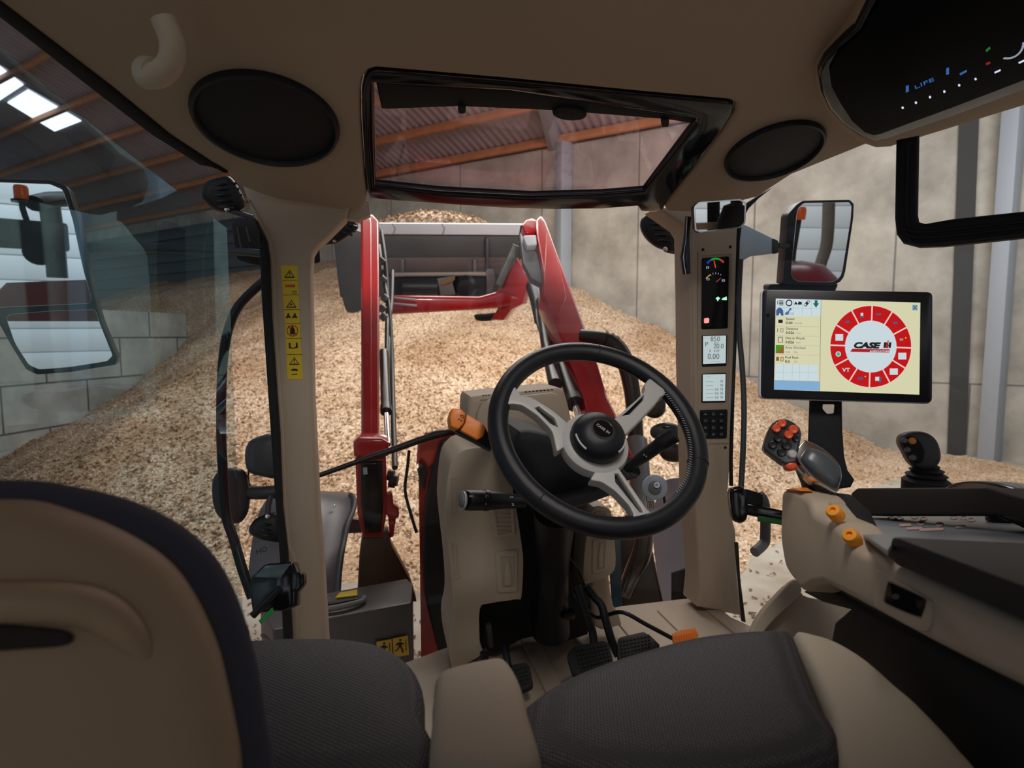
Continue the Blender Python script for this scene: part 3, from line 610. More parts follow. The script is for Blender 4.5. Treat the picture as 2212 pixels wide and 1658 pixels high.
# tilt-knob disc right of the column
kd = thing('pale_round_disc', 'pale blue-grey round disc with centre boss seen through the wheel', 'disc')
o = pt(1415, 1052, 1.62); n = (CAM-o).normalized()
A(lathe([(0, -.012), (.034, -.012), (.036, -.006), (.034, 0), (.02, .002), (0, .002)], o, n, 40), 'disc', mat('pale_blue_plastic', (.36, .43, .52), .4), kd)
A(lathe([(.018, 0), (.018, .008), (.014, .010), (0, .010)], o+n*.002, n, 32), 'boss', MGREY, kd)
A(lathe([(.008, 0), (.008, .003), (.005, .003), (.005, 0)], pt(1419, 1047, 1.605), n, 20), 'screw', CHROME, kd)
A(tube([pt(1432, 1062, 1.62), pt(1436, 1085, 1.63), pt(1437, 1100, 1.64)], .004, 8, 3), 'cable', BLACK, kd)
for x, y in ((1394, 1072), (1401, 1090), (1409, 1088)): A(tube([pt(x, y-8, 1.66), pt(x+2, y+8, 1.66)], .006, 10, 1), 'fitting', CHROME, kd)
# windscreen wiper outside the glass
wp = thing('windscreen_wiper', 'long black wiper arm lying across the bottom of the windscreen', 'wiper')
A(tube([pt(640, 1043, 1.60), pt(690, 1026, 1.645), pt(780, 994, 1.70), pt(860, 967, 1.74), pt(925, 944, 1.765), pt(985, 930, 1.78)], [.006, .0065, .0075, .0095, .010, .009], 10, 3, prof=(1, 1.1)), 'arm', BLACK, wp)
A(tube([pt(920, 941, 1.765), pt(945, 932, 1.77), pt(962, 931, 1.775)], .0055, 8, 3), 'hinge', BLACK, wp)
# ------------------------------------------------------------------ display monitor
mn = thing('touchscreen_monitor', 'wide black touchscreen monitor on a post showing a red ring menu', 'monitor')
MC = PF(1828, 746, 1.02, 2, 4)
mx = lambda x: 1630+x*.18083; my = lambda y: 610+y*.18083
def M(*L): return [(mx(x), my(y)) for x, y in L]
hs = M((62, 75), (2130, 112), (2124, 1455), (36, 1392))
A(plate(rnd(hs, 14, 5), MC, .034, .007, seg=4), 'housing', mat('monitor_silver', (.80, .80, .82), .35), mn)
A(plate(rnd(M((92, 78), (2128, 114), (2122, 1438), (72, 1380)), 12, 5), off(MC, .0015), .006, .002), 'front_bezel', mat('monitor_black', (.006, .006, .010), .28), mn)
A(lathe([(.003, 0), (.003, .001), (0, .001)], on(mx(160), my(390), off(MC, .0015)), MC[1], 14), 'sensor', GLOSSB, mn)
SC = off(MC, .0026)
def scr(nm, col, e=.82): return mat('screen_'+nm, col, emit=e)
CREAM = scr('cream', (.80, .78, .50)); PALEB = scr('pale_blue', (.70, .84, .88)); BLUE = scr('blue', (.26, .49, .76)); REDS = scr('red', (.62, .006, .008)); WHS = scr('white', (.70, .82, .86)); LINE = scr('line', (.45, .47, .40)); PINK = scr('pink', (1, .72, .66))
INKS = scr('ink', (.012, .014, .02)); GREY = scr('grey', (.33, .34, .26)); NAVY = scr('navy', (.06, .12, .28)); TEAL = scr('teal', (.0, .17, .14)); GRNS = scr('green', (.06, .36, .01)); BRN = scr('brown', (.33, .13, .02)); REDL = scr('logo_red', (.50, .01, .015))
scn = A(plate(M((253, 190), (1980, 240), (1968, 1338), (232, 1278)), SC, .0006), 'screen', CREAM, mn, smooth=False)
def sh(L, m, name, up=.0005, holes=(), bm=None):
    return A(plate(L, off(SC, up), .0003, holes=holes, bm=bm), name, m, scn, smooth=False)
sh(M((253, 192), (792, 207), (788, 402), (249, 400)), PALEB, 'icon_bar')
sh(M((247, 975), (755, 985), (750, 1168), (243, 1160)), PALEB, 'empty_grid')
sh(M((236, 1165), (776, 1180), (774, 1294), (232, 1277)), BLUE, 'status_bar')
sh(M((790, 207), (797, 207), (781, 1296), (774, 1296)), GREY, 'divider')
bm = bmesh.new()
for y in (518, 632, 745, 858): plate(M((252, y), (785, y+8), (785, y+11), (252, y+3)), off(SC, .0005), .0003, bm=bm)
for x in (355, 460, 548, 650): plate(M((x-10, 976), (x-7, 976), (x-12, 1166), (x-15, 1166)), off(SC, .0009), .0003, bm=bm)
plate(M((250, 1068), (752, 1076), (752, 1079), (250, 1071)), off(SC, .0009), .0003, bm=bm)
for x in (355, 465, 572, 680): plate(M((x, 196), (x+3, 196), (x, 400), (x-3, 400)), off(SC, .0009), .0003, bm=bm)
plate(M((252, 296), (790, 310), (790, 313), (252, 299)), off(SC, .0009), .0003, bm=bm)
A(bm, 'grid_lines', LINE, scn, smooth=False)
# menu ring of twelve red sectors
cx, cy, RO, RI = 1388, 764, 483, 308
sh([(mx(cx)+ (RI-2)*.18083*math.cos(t), my(cy)+(RI-2)*.18083*1.005*math.sin(t)) for t in [2*math.pi*k/72 for k in range(72)]], WHS, 'ring_centre')
sh([(mx(cx)+ (RO+4)*.18083*math.cos(t), my(cy)+(RO+4)*.18083*1.01*math.sin(t)) for t in [2*math.pi*k/72 for k in range(72)]], PINK, 'ring_backing', .0003)
for k in range(12):
    a0 = math.radians(k*30+2+1.0); a1 = math.radians(k*30+32-1.0); g = math.radians(.55)
    L = [a0+(a1-a0)*j/8 for j in range(9)]; gi = [a0+g+(a1-a0-2*g)*j/8 for j in range(9)]
    sh(M(*[(cx+RO*math.cos(t), cy+RO*1.005*math.sin(t)) for t in L], *[(cx+RI*math.cos(t), cy+RI*1.005*math.sin(t)) for t in reversed(gi)]), REDS, 'ring_sector', .0006)
for (x, y, w, h, m) in ((1012, 655, 46, 40, WHS), (1765, 878, 48, 40, WHS), (1663, 1063, 48, 38, WHS), (1468, 1150, 26, 24, WHS), (1283, 380, 15, 18, WHS), (1110, 470, 24, 12, NAVY), (1480, 378, 30, 10, NAVY), (1682, 482, 26, 14, NAVY), (1755, 680, 20, 14, GREY), (1265, 1145, 30, 14, NAVY), (1500, 1160, 12, 30, NAVY), (1283, 408, 22, 10, NAVY)):
    sh(M((x-w, y-h), (x+w, y-h), (x+w, y+h), (x-w, y+h)), m, 'menu_icon', .0011)
for x, y in ((1806, 660), (1323, 1122)): sh(circ(mx(x), my(y), 1.6, n=8), scr('star', (.9, .6, .05)), 'menu_icon', .0011)
sh(circ(mx(1000), my(853), 5.8, n=16), WHS, 'menu_icon', .0011); sh(circ(mx(1000), my(853), 4, n=16), scr('mint', (.1, .5, .3)), 'menu_icon', .0015)
textp('VT', mx(1093), my(1065), 13.5, off(SC, .0008), 'menu_text', WHS, scn, bold=.02)
# brand badge in the middle of the ring
textp('CASE', mx(1178), my(778), 19.3, off(SC, .001), 'badge_text', INKS, scn, ang=1, shear=.22, bold=.065, align='LEFT', wide=1.2)
for x, m in ((1545, INKS), (1605, INKS)): sh(M((x+3, 712), (x+31, 713), (x+22, 780), (x-6, 779)), m, 'badge_bar', .0011)
sh(M((1576, 712), (1602, 712), (1594, 784), (1568, 784)), REDL, 'badge_bar', .0012); sh(M((1586, 692), (1606, 692), (1604, 706), (1583, 706)), REDL, 'badge_dot', .0011)
sh(M((1596, 742), (1612, 742), (1610, 757), (1594, 757)), INKS, 'badge_bar', .0011)
sh(M((1168, 790), (1618, 796), (1606, 838), (1142, 826)), REDL, 'badge_stripe', .0011)
textp('AGRICULTURE', mx(1375), my(828), 6.3, off(SC, .001), 'badge_small_text', WHS, scn, ang=1, shear=.1, bold=.02, align='LEFT', up=.0009)
# readouts
for y, t_, n_, u_ in ((445, 'Speed', '0.00', 'km/h'), (562, 'Distance', '0.026', 'km'), (675, 'Dist in Work', '0.026', 'km'), (788, 'Area Worked', '----', 'ha'), (905, 'Fuel Rate', '0.0', 'l/h')):
    x = 372-(y-445)*.02
    textp(t_, mx(x), my(y), 7.6, SC, 'readout_text', NAVY if y == 788 else INKS, scn, ang=1.2, bold=.012, align='LEFT', up=.001)
    textp(n_, mx(x), my(y+50), 8.4, SC, 'readout_text', INKS, scn, ang=1.2, bold=.02, align='LEFT', up=.001)
    textp(u_, mx(x+105+(25 if len(n_) > 4 else 0)), my(y+52), 8, SC, 'readout_text', GREY, scn, ang=1.2, align='LEFT', up=.001)
# icons of the bar
bm = bmesh.new()
for k in range(4): plate(M((292, 212+k*17), (345, 213+k*17), (345, 222+k*17), (292, 221+k*17)), off(SC, .001), .0003, bm=bm)
plate(M((272, 215), (280, 215), (280, 262), (272, 262)), off(SC, .001), .0003, bm=bm)
A(bm, 'list_icon', INKS, scn, smooth=False)
sh(circ(mx(411), my(243), 7.3, n=28), INKS, 'circle_icon', .001, holes=[circ(mx(411), my(243), 4.9, n=28)])
bm = bmesh.new()
for L in (((472, 262), (488, 226), (505, 240), (512, 262)), ((515, 250), (530, 226), (562, 232), (566, 262), (520, 264))): plate(M(*L), off(SC, .001), .0003, bm=bm)
A(bm, 'tractor_icon', INKS, scn, smooth=False)
sh(rnd(M((582, 268), (640, 206), (668, 226), (612, 290)), .4), INKS, 'chain_icon', .001, holes=[circ(mx(606), my(264), 2.2, n=10), circ(mx(643), my(230), 2.2, n=10)])
sh(M((718, 210), (752, 211), (752, 248), (770, 249), (734, 300), (697, 247), (718, 248)), TEAL, 'arrow_icon', .001)
sh(M((258, 330), (285, 300), (315, 300), (342, 332), (345, 395), (320, 395), (300, 360), (285, 395), (258, 394)), NAVY, 'implement_icon', .001)
sh(M((362, 370), (380, 345), (398, 345), (418, 308), (436, 300), (445, 325), (420, 335), (405, 385), (370, 388)), scr('steel_blue', (.08, .20, .42)), 'tools_icon', .001)
textp('10', mx(438), my(388), 9, SC, 'tools_text', GREY, scn, up=.001)
for (x, y, w, h) in ((310, 462, 26, 20), (275, 570, 7, 24), (325, 570, 20, 24), (308, 682, 32, 36), (275, 910, 18, 24), (328, 914, 18, 26)):
    sh(M((x-w, y-h), (x+w, y-h), (x+w, y+h), (x-w, y+h)), BRN if y > 900 else INKS if y < 500 else GREY, 'row_icon', .001, holes=[] if (y < 500 or x == 275) else [M((x-w*.55, y-h*.6), (x+w*.55, y-h*.6), (x+w*.55, y+h*.7), (x-w*.55, y+h*.7))])
sh(M((253, 745), (352, 748), (350, 845), (250, 843)), GRNS, 'area_icon', .001); sh(M((352, 748), (350, 845), (250, 843)), BRN, 'area_icon', .0014)
sh(M((1886, 265), (1948, 268), (1946, 332), (1884, 330)), scr('close_blue', (.22, .42, .52)), 'close_button', .001)
bm = plate(M((1893, 276), (1900, 272), (1940, 320), (1934, 325)), off(SC, .0014), .0003); plate(M((1893, 318), (1934, 272), (1940, 278), (1900, 325)), off(SC, .0014), .0003, bm=bm); A(bm, 'close_cross', NAVY, scn, smooth=False)
# post of the monitor
PP = PF(1785, 950, 1.06, 0, 4)
A(plate([(1749, 862), (1819, 862), (1820, 930), (1824, 985), (1831, 1015), (1846, 1036), (1838, 1052), (1790, 1060), (1744, 1040), (1746, 950)], PP, .02, .004, holes=[rnd([(1778, 872), (1804, 872), (1802, 892), (1786, 893), (1777, 882)], .2)]), 'post', DARKG, mn)
# ------------------------------------------------------------------ armrest console with controls
HS = math.radians(7.5)
dS = RT*math.sin(HS)+FH*math.cos(HS); nS = -RT*math.cos(HS)+FH*math.sin(HS)
PI_ = (cw(.483, 1.0, 0), nS)
def PO(d): return off(PI_, d)
ac = thing('armrest_console', 'beige and black armrest console with controls along the right side', 'console')
body = [(1689, 1058), (1712, 1056), (1731, 1064), (1748, 1082), (1757, 1106), (1788, 1122), (1806, 1132), (1828, 1160), (1840, 1178), (1862, 1192), (1912, 1208), (2212, 1345), (2420, 1440), (2420, 1590), (2212, 1490), (2011, 1388), (1800, 1271), (1775, 1263), (1752, 1266), (1731, 1276), (1716, 1258), (1697, 1230), (1688, 1190), (1684, 1146), (1686, 1090)]
A(plate(crom(body, 3), PI_, .06, .012, seg=4), 'side_shell', BEIGE, ac)
A(plate(crom([(1752, 1098), (1790, 1084), (1812, 1106), (1850, 1150), (1905, 1200), (1880, 1204), (1845, 1190), (1820, 1156), (1795, 1132), (1765, 1122)], 3), PO(-.028), .02, .006), 'knob_recess', BEIGE, ac)
A(plate([(1728, 1072), (1748, 1060), (1800, 1066), (1836, 1100), (1856, 1150), (1800, 1104), (1757, 1112)], PO(-.05), .03, .006), 'lever_base', MATT, ac)
A(plate([(1690, 1057), (1720, 1052), (1730, 1060), (1712, 1062)], PO(.001), .02, .004), 'orange_lip', ORANGE, ac)
for x, y in ((1806, 1110), (1842, 1163)):
    o = on(x, y, PO(-.004)); ax = (nS*.55+UP*.6-dS*.45).normalized()
    A(lathe([(.0105, -.006), (.0105, .008), (.0085, .012), (.004, .0125), (.004, .009), (0, .009)], o, ax, 22), 'orange_knob', AMBER, ac)
bzl = [(1893, 1238), (1905, 1236), (2000, 1290), (2012, 1310), (2008, 1352), (1985, 1362), (1900, 1316), (1888, 1300)]
A(plate(crom(bzl, 4), PO(.002), .01, .004, holes=[crom([(1917, 1261), (1925, 1259), (1992, 1290), (1998, 1298), (1990, 1325), (1980, 1330), (1915, 1303), (1909, 1292)], 3)]), 'switch_bezel', BEIGE, ac)
A(plate(crom([(1917, 1261), (1925, 1259), (1992, 1290), (1998, 1298), (1990, 1325), (1980, 1330), (1915, 1303), (1909, 1292)], 3), PO(.003), .012, .003), 'rocker_switch', GLOSSB, ac)
A(plate(circ(1934, 1288, 8, 6, n=14), PO(.0036), .001), 'switch_icon', mat('dim_icon', (.05, .065, .07), .5), ac)
# padded armrest, control panel, far rail
_l0, _l1 = on(1942, 1162, PO(.012)), on(2212, 1263, PO(.012)); _tn = (_l1-_l0).cross(nS).normalized()
PADT = -(on(2120, 1157, (_l0, _tn))-PI_[0]).dot(nS)+.012
A(plate(rnd([(1915, 1198), (1927, 1160), (1942, 1162), (2212, 1263), (2440, 1350), (2440, 1445), (2212, 1342), (1936, 1220)], .2), PO(.012), PADT+.035, .012, seg=4), 'armrest_pad', mat('armrest_black_leather', (.010, .011, .014), .5, bump=.25, bs=500, spec=.35), ac)
_p1, _p2, _p3 = on(1850, 1148, PO(-.012)), on(1838, 1113, PO(-.235)), on(2212, 1160, (_l0-_tn*.008*(1 if _tn.z > 0 else -1), _tn))
pn = (_p2-_p1).cross(_p3-_p1).normalized(); pn = pn if pn.z > 0 else -pn
PCP = (_p1-pn*.004, pn)
A(plate([(1834, 1109), (2140, 1105), (2215, 1125), (2222, 1177), (2212, 1176), (1940, 1158), (1917, 1188), (1872, 1158), (1846, 1145)], PCP, .006, .002), 'control_panel', mat('panel_blue_grey', (.20, .235, .28), .35), ac)
PI2 = mat('pink_print', (.60, .40, .36), .6)
for x, y in ((1926, 1118), (1943, 1118), (1975, 1115), (1995, 1119), (2060, 1116), (2082, 1117), (2098, 1121), (1990, 1128), (2030, 1131)):
    A(plate(circ(x, y, 9, 4.5, n=18), off(PCP, .0016), .0012, holes=[circ(x, y, 6.5, 3, n=18)]), 'printed_ring', PI2, ac)
for x, y, w in ((1955, 1133, 12), (1975, 1140, 16), (2000, 1143, 14), (2025, 1142, 12), (2075, 1136, 10)): A(plate([(x-w, y-2), (x+w, y-3), (x+w+2, y+2), (x-w, y+3)], off(PCP, .0016), .0012), 'printed_mark', PI2, ac)
kn = on(2176, 1128, off(PCP, .0))
A(lathe([(.030, 0), (.032, .004), (.032, .018), (.028, .023), (0, .024)], kn, pn, 36), 'selector_knob', GLOSSB, ac)
A(plate(rnd([(1838, 1064), (1850, 1054), (2130, 1052), (2168, 1064), (2400, 1130), (2400, 1200), (2168, 1110), (1838, 1112)], .15), PO(-.24), .07, .010), 'far_rail', DARKG, ac)
A(plate(crom([(2030, 1056), (2060, 1042), (2110, 1038), (2170, 1048), (2230, 1072), (2300, 1120), (2300, 1180), (2140, 1110), (2020, 1070)], 3), PO(-.30), .05, .014), 'rear_hump', GLOSSB, ac)
A(plate([(1731, 1278), (1745, 1267), (1775, 1264), (1800, 1271), (2011, 1388), (2212, 1490), (2420, 1590), (2420, 1800), (1960, 1720), (1900, 1560), (1800, 1400), (1790, 1395), (1800, 1340), (1832, 1316), (1770, 1300)], PO(-.05), .12, .01), 'underside', MATT, ac)  # black sheet for the shade under the console and the seat bellows
# front curved trim of the seat pedestal
ft = S(plate(crom([(1716, 1255), (1682, 1284), (1650, 1320), (1629, 1356), (1616, 1400), (1650, 1420), (1800, 1420), (1830, 1368), (1845, 1335), (1858, 1318), (1780, 1296), (1735, 1285)], 3), PF(1720, 1340, 1.20, 0, 6), .20, .012), 'trim_7', BEIGE)
S(plate(crom([(1716, 1250), (1682, 1282), (1650, 1318), (1629, 1354), (1614, 1400), (1634, 1400), (1652, 1362), (1682, 1328), (1710, 1302), (1732, 1276)], 3), PF(1680, 1330, 1.18, 0, 6), .05, .01), 'edge_moulding', BEIGE, ft)
# ------------------------------------------------------------------ multi-function control lever
cl = thing('control_lever', 'dark grip lever with red and black buttons at the front of the armrest console', 'lever')
fx = lambda x: 1640+x*.1146; fy = lambda y: 890+y*.1146
def Fp(*L): return [(fx(x), fy(y)) for x, y in L]
PHd = PF(1690, 955, .945, 8, 8)
A(plate(crom(Fp((370, 128), (500, 118), (650, 178), (770, 290), (805, 420), (765, 640), (730, 800), (720, 950), (600, 990), (470, 985), (250, 830), (95, 690), (108, 550), (180, 330), (265, 190)), 3), PHd, .035, .008, seg=4), 'head', mat('chrome_black', (.10, .10, .11), .18, metal=.7), cl)
for x, y, m, r in ((425, 215, ORANGED, .0072), (320, 310, ORANGED, .0072), (640, 330, ORANGED, .0078), (550, 430, ORANGED, .0074), (350, 500, BLACK, .0066), (250, 620, BLACK, .0066), (510, 630, BLACK, .0076), (420, 760, BLACK, .0072), (690, 510, BLACK, .005)):
    o = on(fx(x), fy(y), off(PHd, .0002)); A(lathe([(r, -.002), (r, .003), (r*.8, .0055), (r*.45, .0052), (0, .004)], o, PHd[1], 22), 'button', m, cl, label='red button' if m is ORANGED else 'black button')
A(lathe([(.008, -.004), (.008, .003), (.005, .007), (0, .008)], on(fx(620), fy(800), PHd), PHd[1], 20), 'thumb_wheel', SILVER, cl)
A(dome(circ(fx(600), fy(1015), 14, 10, n=20), off(PHd, -.006), .006, .02), 'thumb_button', ORANGED, cl)
grip = Fp((830, 540), (900, 530), (1200, 680), (1490, 950), (1560, 1190), (1530, 1330), (1470, 1510), (1300, 1430), (1000, 1220), (780, 980), (712, 850), (728, 680))
PGr = PF(1765, 1000, .93, 18, 14)
A(plate(crom(grip, 3), PGr, .04, .008, seg=4), 'grip_frame', CHROME, cl)
gi = Fp((850, 740), (960, 680), (1200, 760), (1440, 960), (1530, 1180), (1500, 1330), (1440, 1440), (1280, 1370), (1030, 1190), (850, 1000), (780, 880))
A(dome(crom(gi, 3), off(PGr, .0006), .014, .006, n=7), 'palm_pad', mat('grey_soft_grip', (.075, .085, .095), .34), cl)
A(tube([pt(1742, 1010, .965), pt(1760, 1045, .975), pt(1768, 1085, .98), pt(1772, 1112, .985)], [.018, .021, .026, .028], 14, 4), 'stem', mat('brown_black', (.018, .012, .010), .35), cl)
for x, y in ((1742, 1062), (1748, 1080), (1744, 1095)): A(tube([pt(x, y-10, .955), pt(x+3, y+12, .955)], .0022, 8, 1), 'gate_pin', CHROME, cl)
# ------------------------------------------------------------------ joystick
js = thing('joystick', 'grey joystick with one amber button on a ribbed gaiter', 'joystick')
PJ = PF(1985, 970, 1.12, 0, 18)
A(plate(crom([(1962, 934), (1987, 931), (2011, 937), (2029, 955), (2036, 986), (2027, 1006), (1998, 1015), (1972, 1002), (1956, 975), (1947, 957), (1949, 942)], 4), PJ, .04, .014, seg=4), 'head', DGREY, js)
A(plate(crom([(1954, 943), (1966, 940), (1985, 950), (1998, 975), (1992, 998), (1975, 997), (1957, 970), (1947, 950)], 4), off(PJ, .002), .01, .003), 'button_panel', DARKG, js)
for x, y, r, m, l in ((1953, 951, .0055, MGREY, 0), (1970, 952, .0068, AMBER, 'amber button'), (1960, 971, .0055, MGREY, 0), (1971, 988, .006, MGREY, 0)):
    A(lathe([(r, 0), (r, .003), (r*.7, .005), (0, .005)], on(x, y, off(PJ, .002)), PJ[1], 20), 'button', m, js, label=l or None)
jb = pt(2000, 1038, 1.14)
A(lathe([(.016, .034), (.022, .030), (.020, .026), (.030, .022), (.026, .017), (.036, .012), (.032, .007), (.041, .001), (.041, -.03)], jb, UP, 36), 'gaiter', RUBBER, js)
A(tube([jb+UP*.02, pt(2000, 1008, 1.13)], .014, 16, 1), 'neck', DGREY, js)
# ------------------------------------------------------------------ seats
FAB = bpy.data.materials.new('woven_seat_fabric'); FAB.use_nodes = True; nt = FAB.node_tree; b = nt.nodes['Principled BSDF']; b.inputs['Roughness'].default_value = .7
tc = nt.nodes.new('ShaderNodeTexCoord'); mp = nt.nodes.new('ShaderNodeMapping'); mp.inputs['Rotation'].default_value = (0, 0, .5); mp.inputs['Scale'].default_value = (330, 215, 215)
vo = nt.nodes.new('ShaderNodeTexVoronoi'); vo.inputs['Scale'].default_value = 1; vo.inputs['Randomness'].default_value = .15
cr = nt.nodes.new('ShaderNodeValToRGB'); cr.color_ramp.elements[0].color = (.085, .075, .080, 1); cr.color_ramp.elements[0].position = .15; cr.color_ramp.elements[1].color = (.018, .017, .020, 1); cr.color_ramp.elements[1].position = .42
bp = nt.nodes.new('ShaderNodeBump'); bp.inputs['Strength'].default_value = .5; bp.inputs['Distance'].default_value = .002; bp.invert = True
L = nt.links.new; L(tc.outputs['Object'], mp.inputs[0]); L(mp.outputs[0], vo.inputs['Vector']); L(vo.outputs['Distance'], cr.inputs[0]); L(cr.outputs[0], b.inputs['Base Color']); L(vo.outputs['Distance'], bp.inputs['Height']); L(bp.outputs[0], b.inputs['Normal'])
SUEDE = mat('dark_navy_suede', (.048, .050, .074), .9, bump=.4, bs=900)
BSEAT = mat('beige_seat_fabric', (.37, .31, .235), .8, bump=.3, bs=800, var=.06)
ds = thing('driver_seat', 'driver seat cushion of dark woven fabric with beige bolster, bottom edge', 'seat')
ZC = PZ(.44)
A(dome(crom([(1118, 1580), (1140, 1545), (1200, 1505), (1300, 1463), (1400, 1431), (1500, 1404), (1600, 1390), (1690, 1385), (1716, 1392), (1745, 1470), (1782, 1562), (1832, 1690), (1500, 1760), (1130, 1720)], 3), ZC, .028, .12, n=7, pw=.25), 'cushion', FAB, ds)
A(dome(crom([(1712, 1386), (1745, 1386), (1800, 1405), (1870, 1450), (1940, 1514), (1995, 1563), (2100, 1680), (2120, 1740), (1850, 1740), (1790, 1570), (1750, 1470)], 3), PZ(.446), .022, .12, n=7, pw=.25), 'side_bolster', BSEAT, ds)
A(dome(crom([(944, 1483), (995, 1464), (1050, 1452), (1084, 1448), (1104, 1464), (1122, 1496), (1135, 1535), (1142, 1570), (1158, 1700), (946, 1700), (934, 1570), (937, 1520)], 3), PZ(.50), .022, .07, n=7, pw=.25), 'left_armrest', BSEAT, ds)
A(box(cw(.30, .52, .20), (.40, .40, .34), bev=.04), 'seat_suspension', MATT, ds)
ps = thing('passenger_seat', 'folding passenger seat, dark cushion behind a big blurred beige backrest, lower left', 'seat')
A(dome(crom([(380, 1440), (480, 1408), (561, 1400), (655, 1397), (748, 1400), (830, 1416), (882, 1448), (908, 1485), (918, 1530), (916, 1580), (930, 1720), (380, 1740)], 3), PZ(.45), .02, .10, n=7, pw=.22), 'cushion', FAB, ps)
def mirr(R, x0): return [(2*x0-x, y) for x, y in reversed(R)]+R
bo = crom(mirr([(80, 1031), (160, 1043), (255, 1064), (340, 1095), (410, 1135), (462, 1182), (500, 1235), (530, 1300), (556, 1380), (575, 1460), (590, 1563), (604, 1650), (616, 1960)], 20), 3)
PBk = (pt(250, 1300, .38), (CAM-pt(250, 1300, .38)+V((.08, 0, -.03))).normalized())
A(plate(bo, PBk, .05, .016, seg=5), 'backrest_pad', SUEDE, ps)
bi = crom(mirr([(75, 1072), (150, 1089), (243, 1119), (318, 1153), (374, 1187), (419, 1228), (456, 1280), (486, 1336), (512, 1400), (531, 1475), (550, 1563), (562, 1650), (572, 1940)], 20), 3)
bi = [(20+(p.x-20)*.925, p.y+6) for p in bi]
A(dome(bi, off(PBk, -.009), .031, .014, n=8, pw=.35), 'backrest_shell', mat('beige_seat_shell', (.36, .26, .165), .6), ps)
A(tube([on(-60, 1300, off(PBk, .022)), on(120, 1300, off(PBk, .025)), on(215, 1320, off(PBk, .024)), on(280, 1370, off(PBk, .021)), on(330, 1440, off(PBk, .013))], [.012, .012, .0115, .0095, .004], 14, 4), 'shell_rib', MATS['beige_seat_shell'], ps)
A(plate(crom([(-60, 1350), (60, 1352), (150, 1364), (150, 1392), (60, 1402), (-60, 1404)], 3), off(PBk, .026), .008, .002), 'handle_recess_shade', mat('recess_shade_brown', (.02, .014, .01), .8), ps)  # dark plate on the shell, the slot's shade put into its colour
A(box(pt(450, 1560, .95), (.12, .12, .30), bev=.02), 'seat_frame', MATT, ps)
# ------------------------------------------------------------------ door latches and rails
dl = thing('door_latch', 'black door latch block with green tape beside the left pillar foot', 'latch', 'door latches')
PL1 = PF(600, 1265, 1.28, 0, -14)
A(plate(rnd([(541, 1245), (572, 1217), (632, 1212), (640, 1236), (638, 1310), (610, 1320), (590, 1320), (545, 1326), (539, 1280)], .2), PL1, .06, .008), 'housing', GLOSSB, dl)
A(plate([(548, 1246), (574, 1221), (628, 1217), (606, 1248)], off(PL1, .001), .004, .001), 'top_face', mat('glossy_slate', (.08, .11, .12), .2), dl)
A(plate(rnd([(630, 1234), (655, 1236), (656, 1262), (642, 1280), (628, 1275)], .3), off(PL1, .004), .04, .008), 'latch_knob', GLOSSB, dl)
A(tube([on(605, 1270, off(PL1, .006)), on(575, 1300, off(PL1, .006)), on(545, 1330, off(PL1, .006))], .008, 10, 3), 'lever', BLACK, dl)
A(plate([(558, 1340), (588, 1311), (592, 1322), (563, 1347)], off(PL1, .012), .004, .001), 'green_tape', GREEN, dl)
A(tube([pt(566, 1370, 1.26), pt(598, 1394, 1.3)], .004, 8, 1), 'striker', STEEL, dl)
dr = thing('door_latch', 'black door latch block with green tape between right pillar and armrest console', 'latch', 'door latches')
PL2 = PF(1612, 1088, 1.36, 0, 10)
A(plate(crom([(1589, 1051), (1607, 1052), (1617, 1080), (1614, 1121), (1596, 1129), (1583, 1115), (1577, 1062)], 3), PL2, .05, .008), 'housing', GLOSSB, dr)
A(plate(rnd([(1605, 1053), (1648, 1066), (1650, 1092), (1612, 1100)], .25), off(PL2, -.012), .04, .006), 'cover', DARKG, dr)
A(plate([(1606, 1084), (1700, 1104), (1700, 1130), (1606, 1110)], off(PL2, -.008), .022, .005), 'bar', GLOSSB, dr)
A(plate([(1638, 1113), (1692, 1122), (1692, 1134), (1638, 1126)], off(PL2, -.004), .012, .002), 'green_tape', mat('dark_green_tape', (.012, .12, .02), .5), dr)
A(tube([pt(1640, 1068, 1.43), pt(1652, 1090, 1.43), pt(1653, 1160, 1.43), pt(1648, 1176, 1.42), pt(1630, 1192, 1.40)], .0125, 16, 4), 'tube_handle', MGREY, dr)
gl = thing('grab_rail', 'black bent grab rail outside the left door, in front of the wood chips', 'rail', 'cab grab rails')
A(tube([pt(575, 604, 1.6), pt(555, 620, 1.6), pt(517, 659, 1.58), pt(496, 703, 1.57), pt(485, 753, 1.56), pt(479, 826, 1.55), pt(478, 934, 1.54), pt(482, 1025, 1.53), pt(488, 1110, 1.52), pt(505, 1165, 1.5), pt(524, 1230, 1.48), pt(545, 1290, 1.47)], .0125, 16, 5), 'rail', BLACK, gl)
g2 = thing('grab_rail', 'thin dark rail running down beside the right instrument pillar', 'rail', 'cab grab rails')
A(tube([pt(1600, 560, 1.62), pt(1596, 640, 1.62), pt(1597, 720, 1.6), pt(1603, 790, 1.58), pt(1607, 870, 1.57), pt(1606, 950, 1.55), pt(1601, 1050, 1.52), pt(1598, 1066, 1.5)], .0075, 14, 5), 'rail', DGREY, g2)
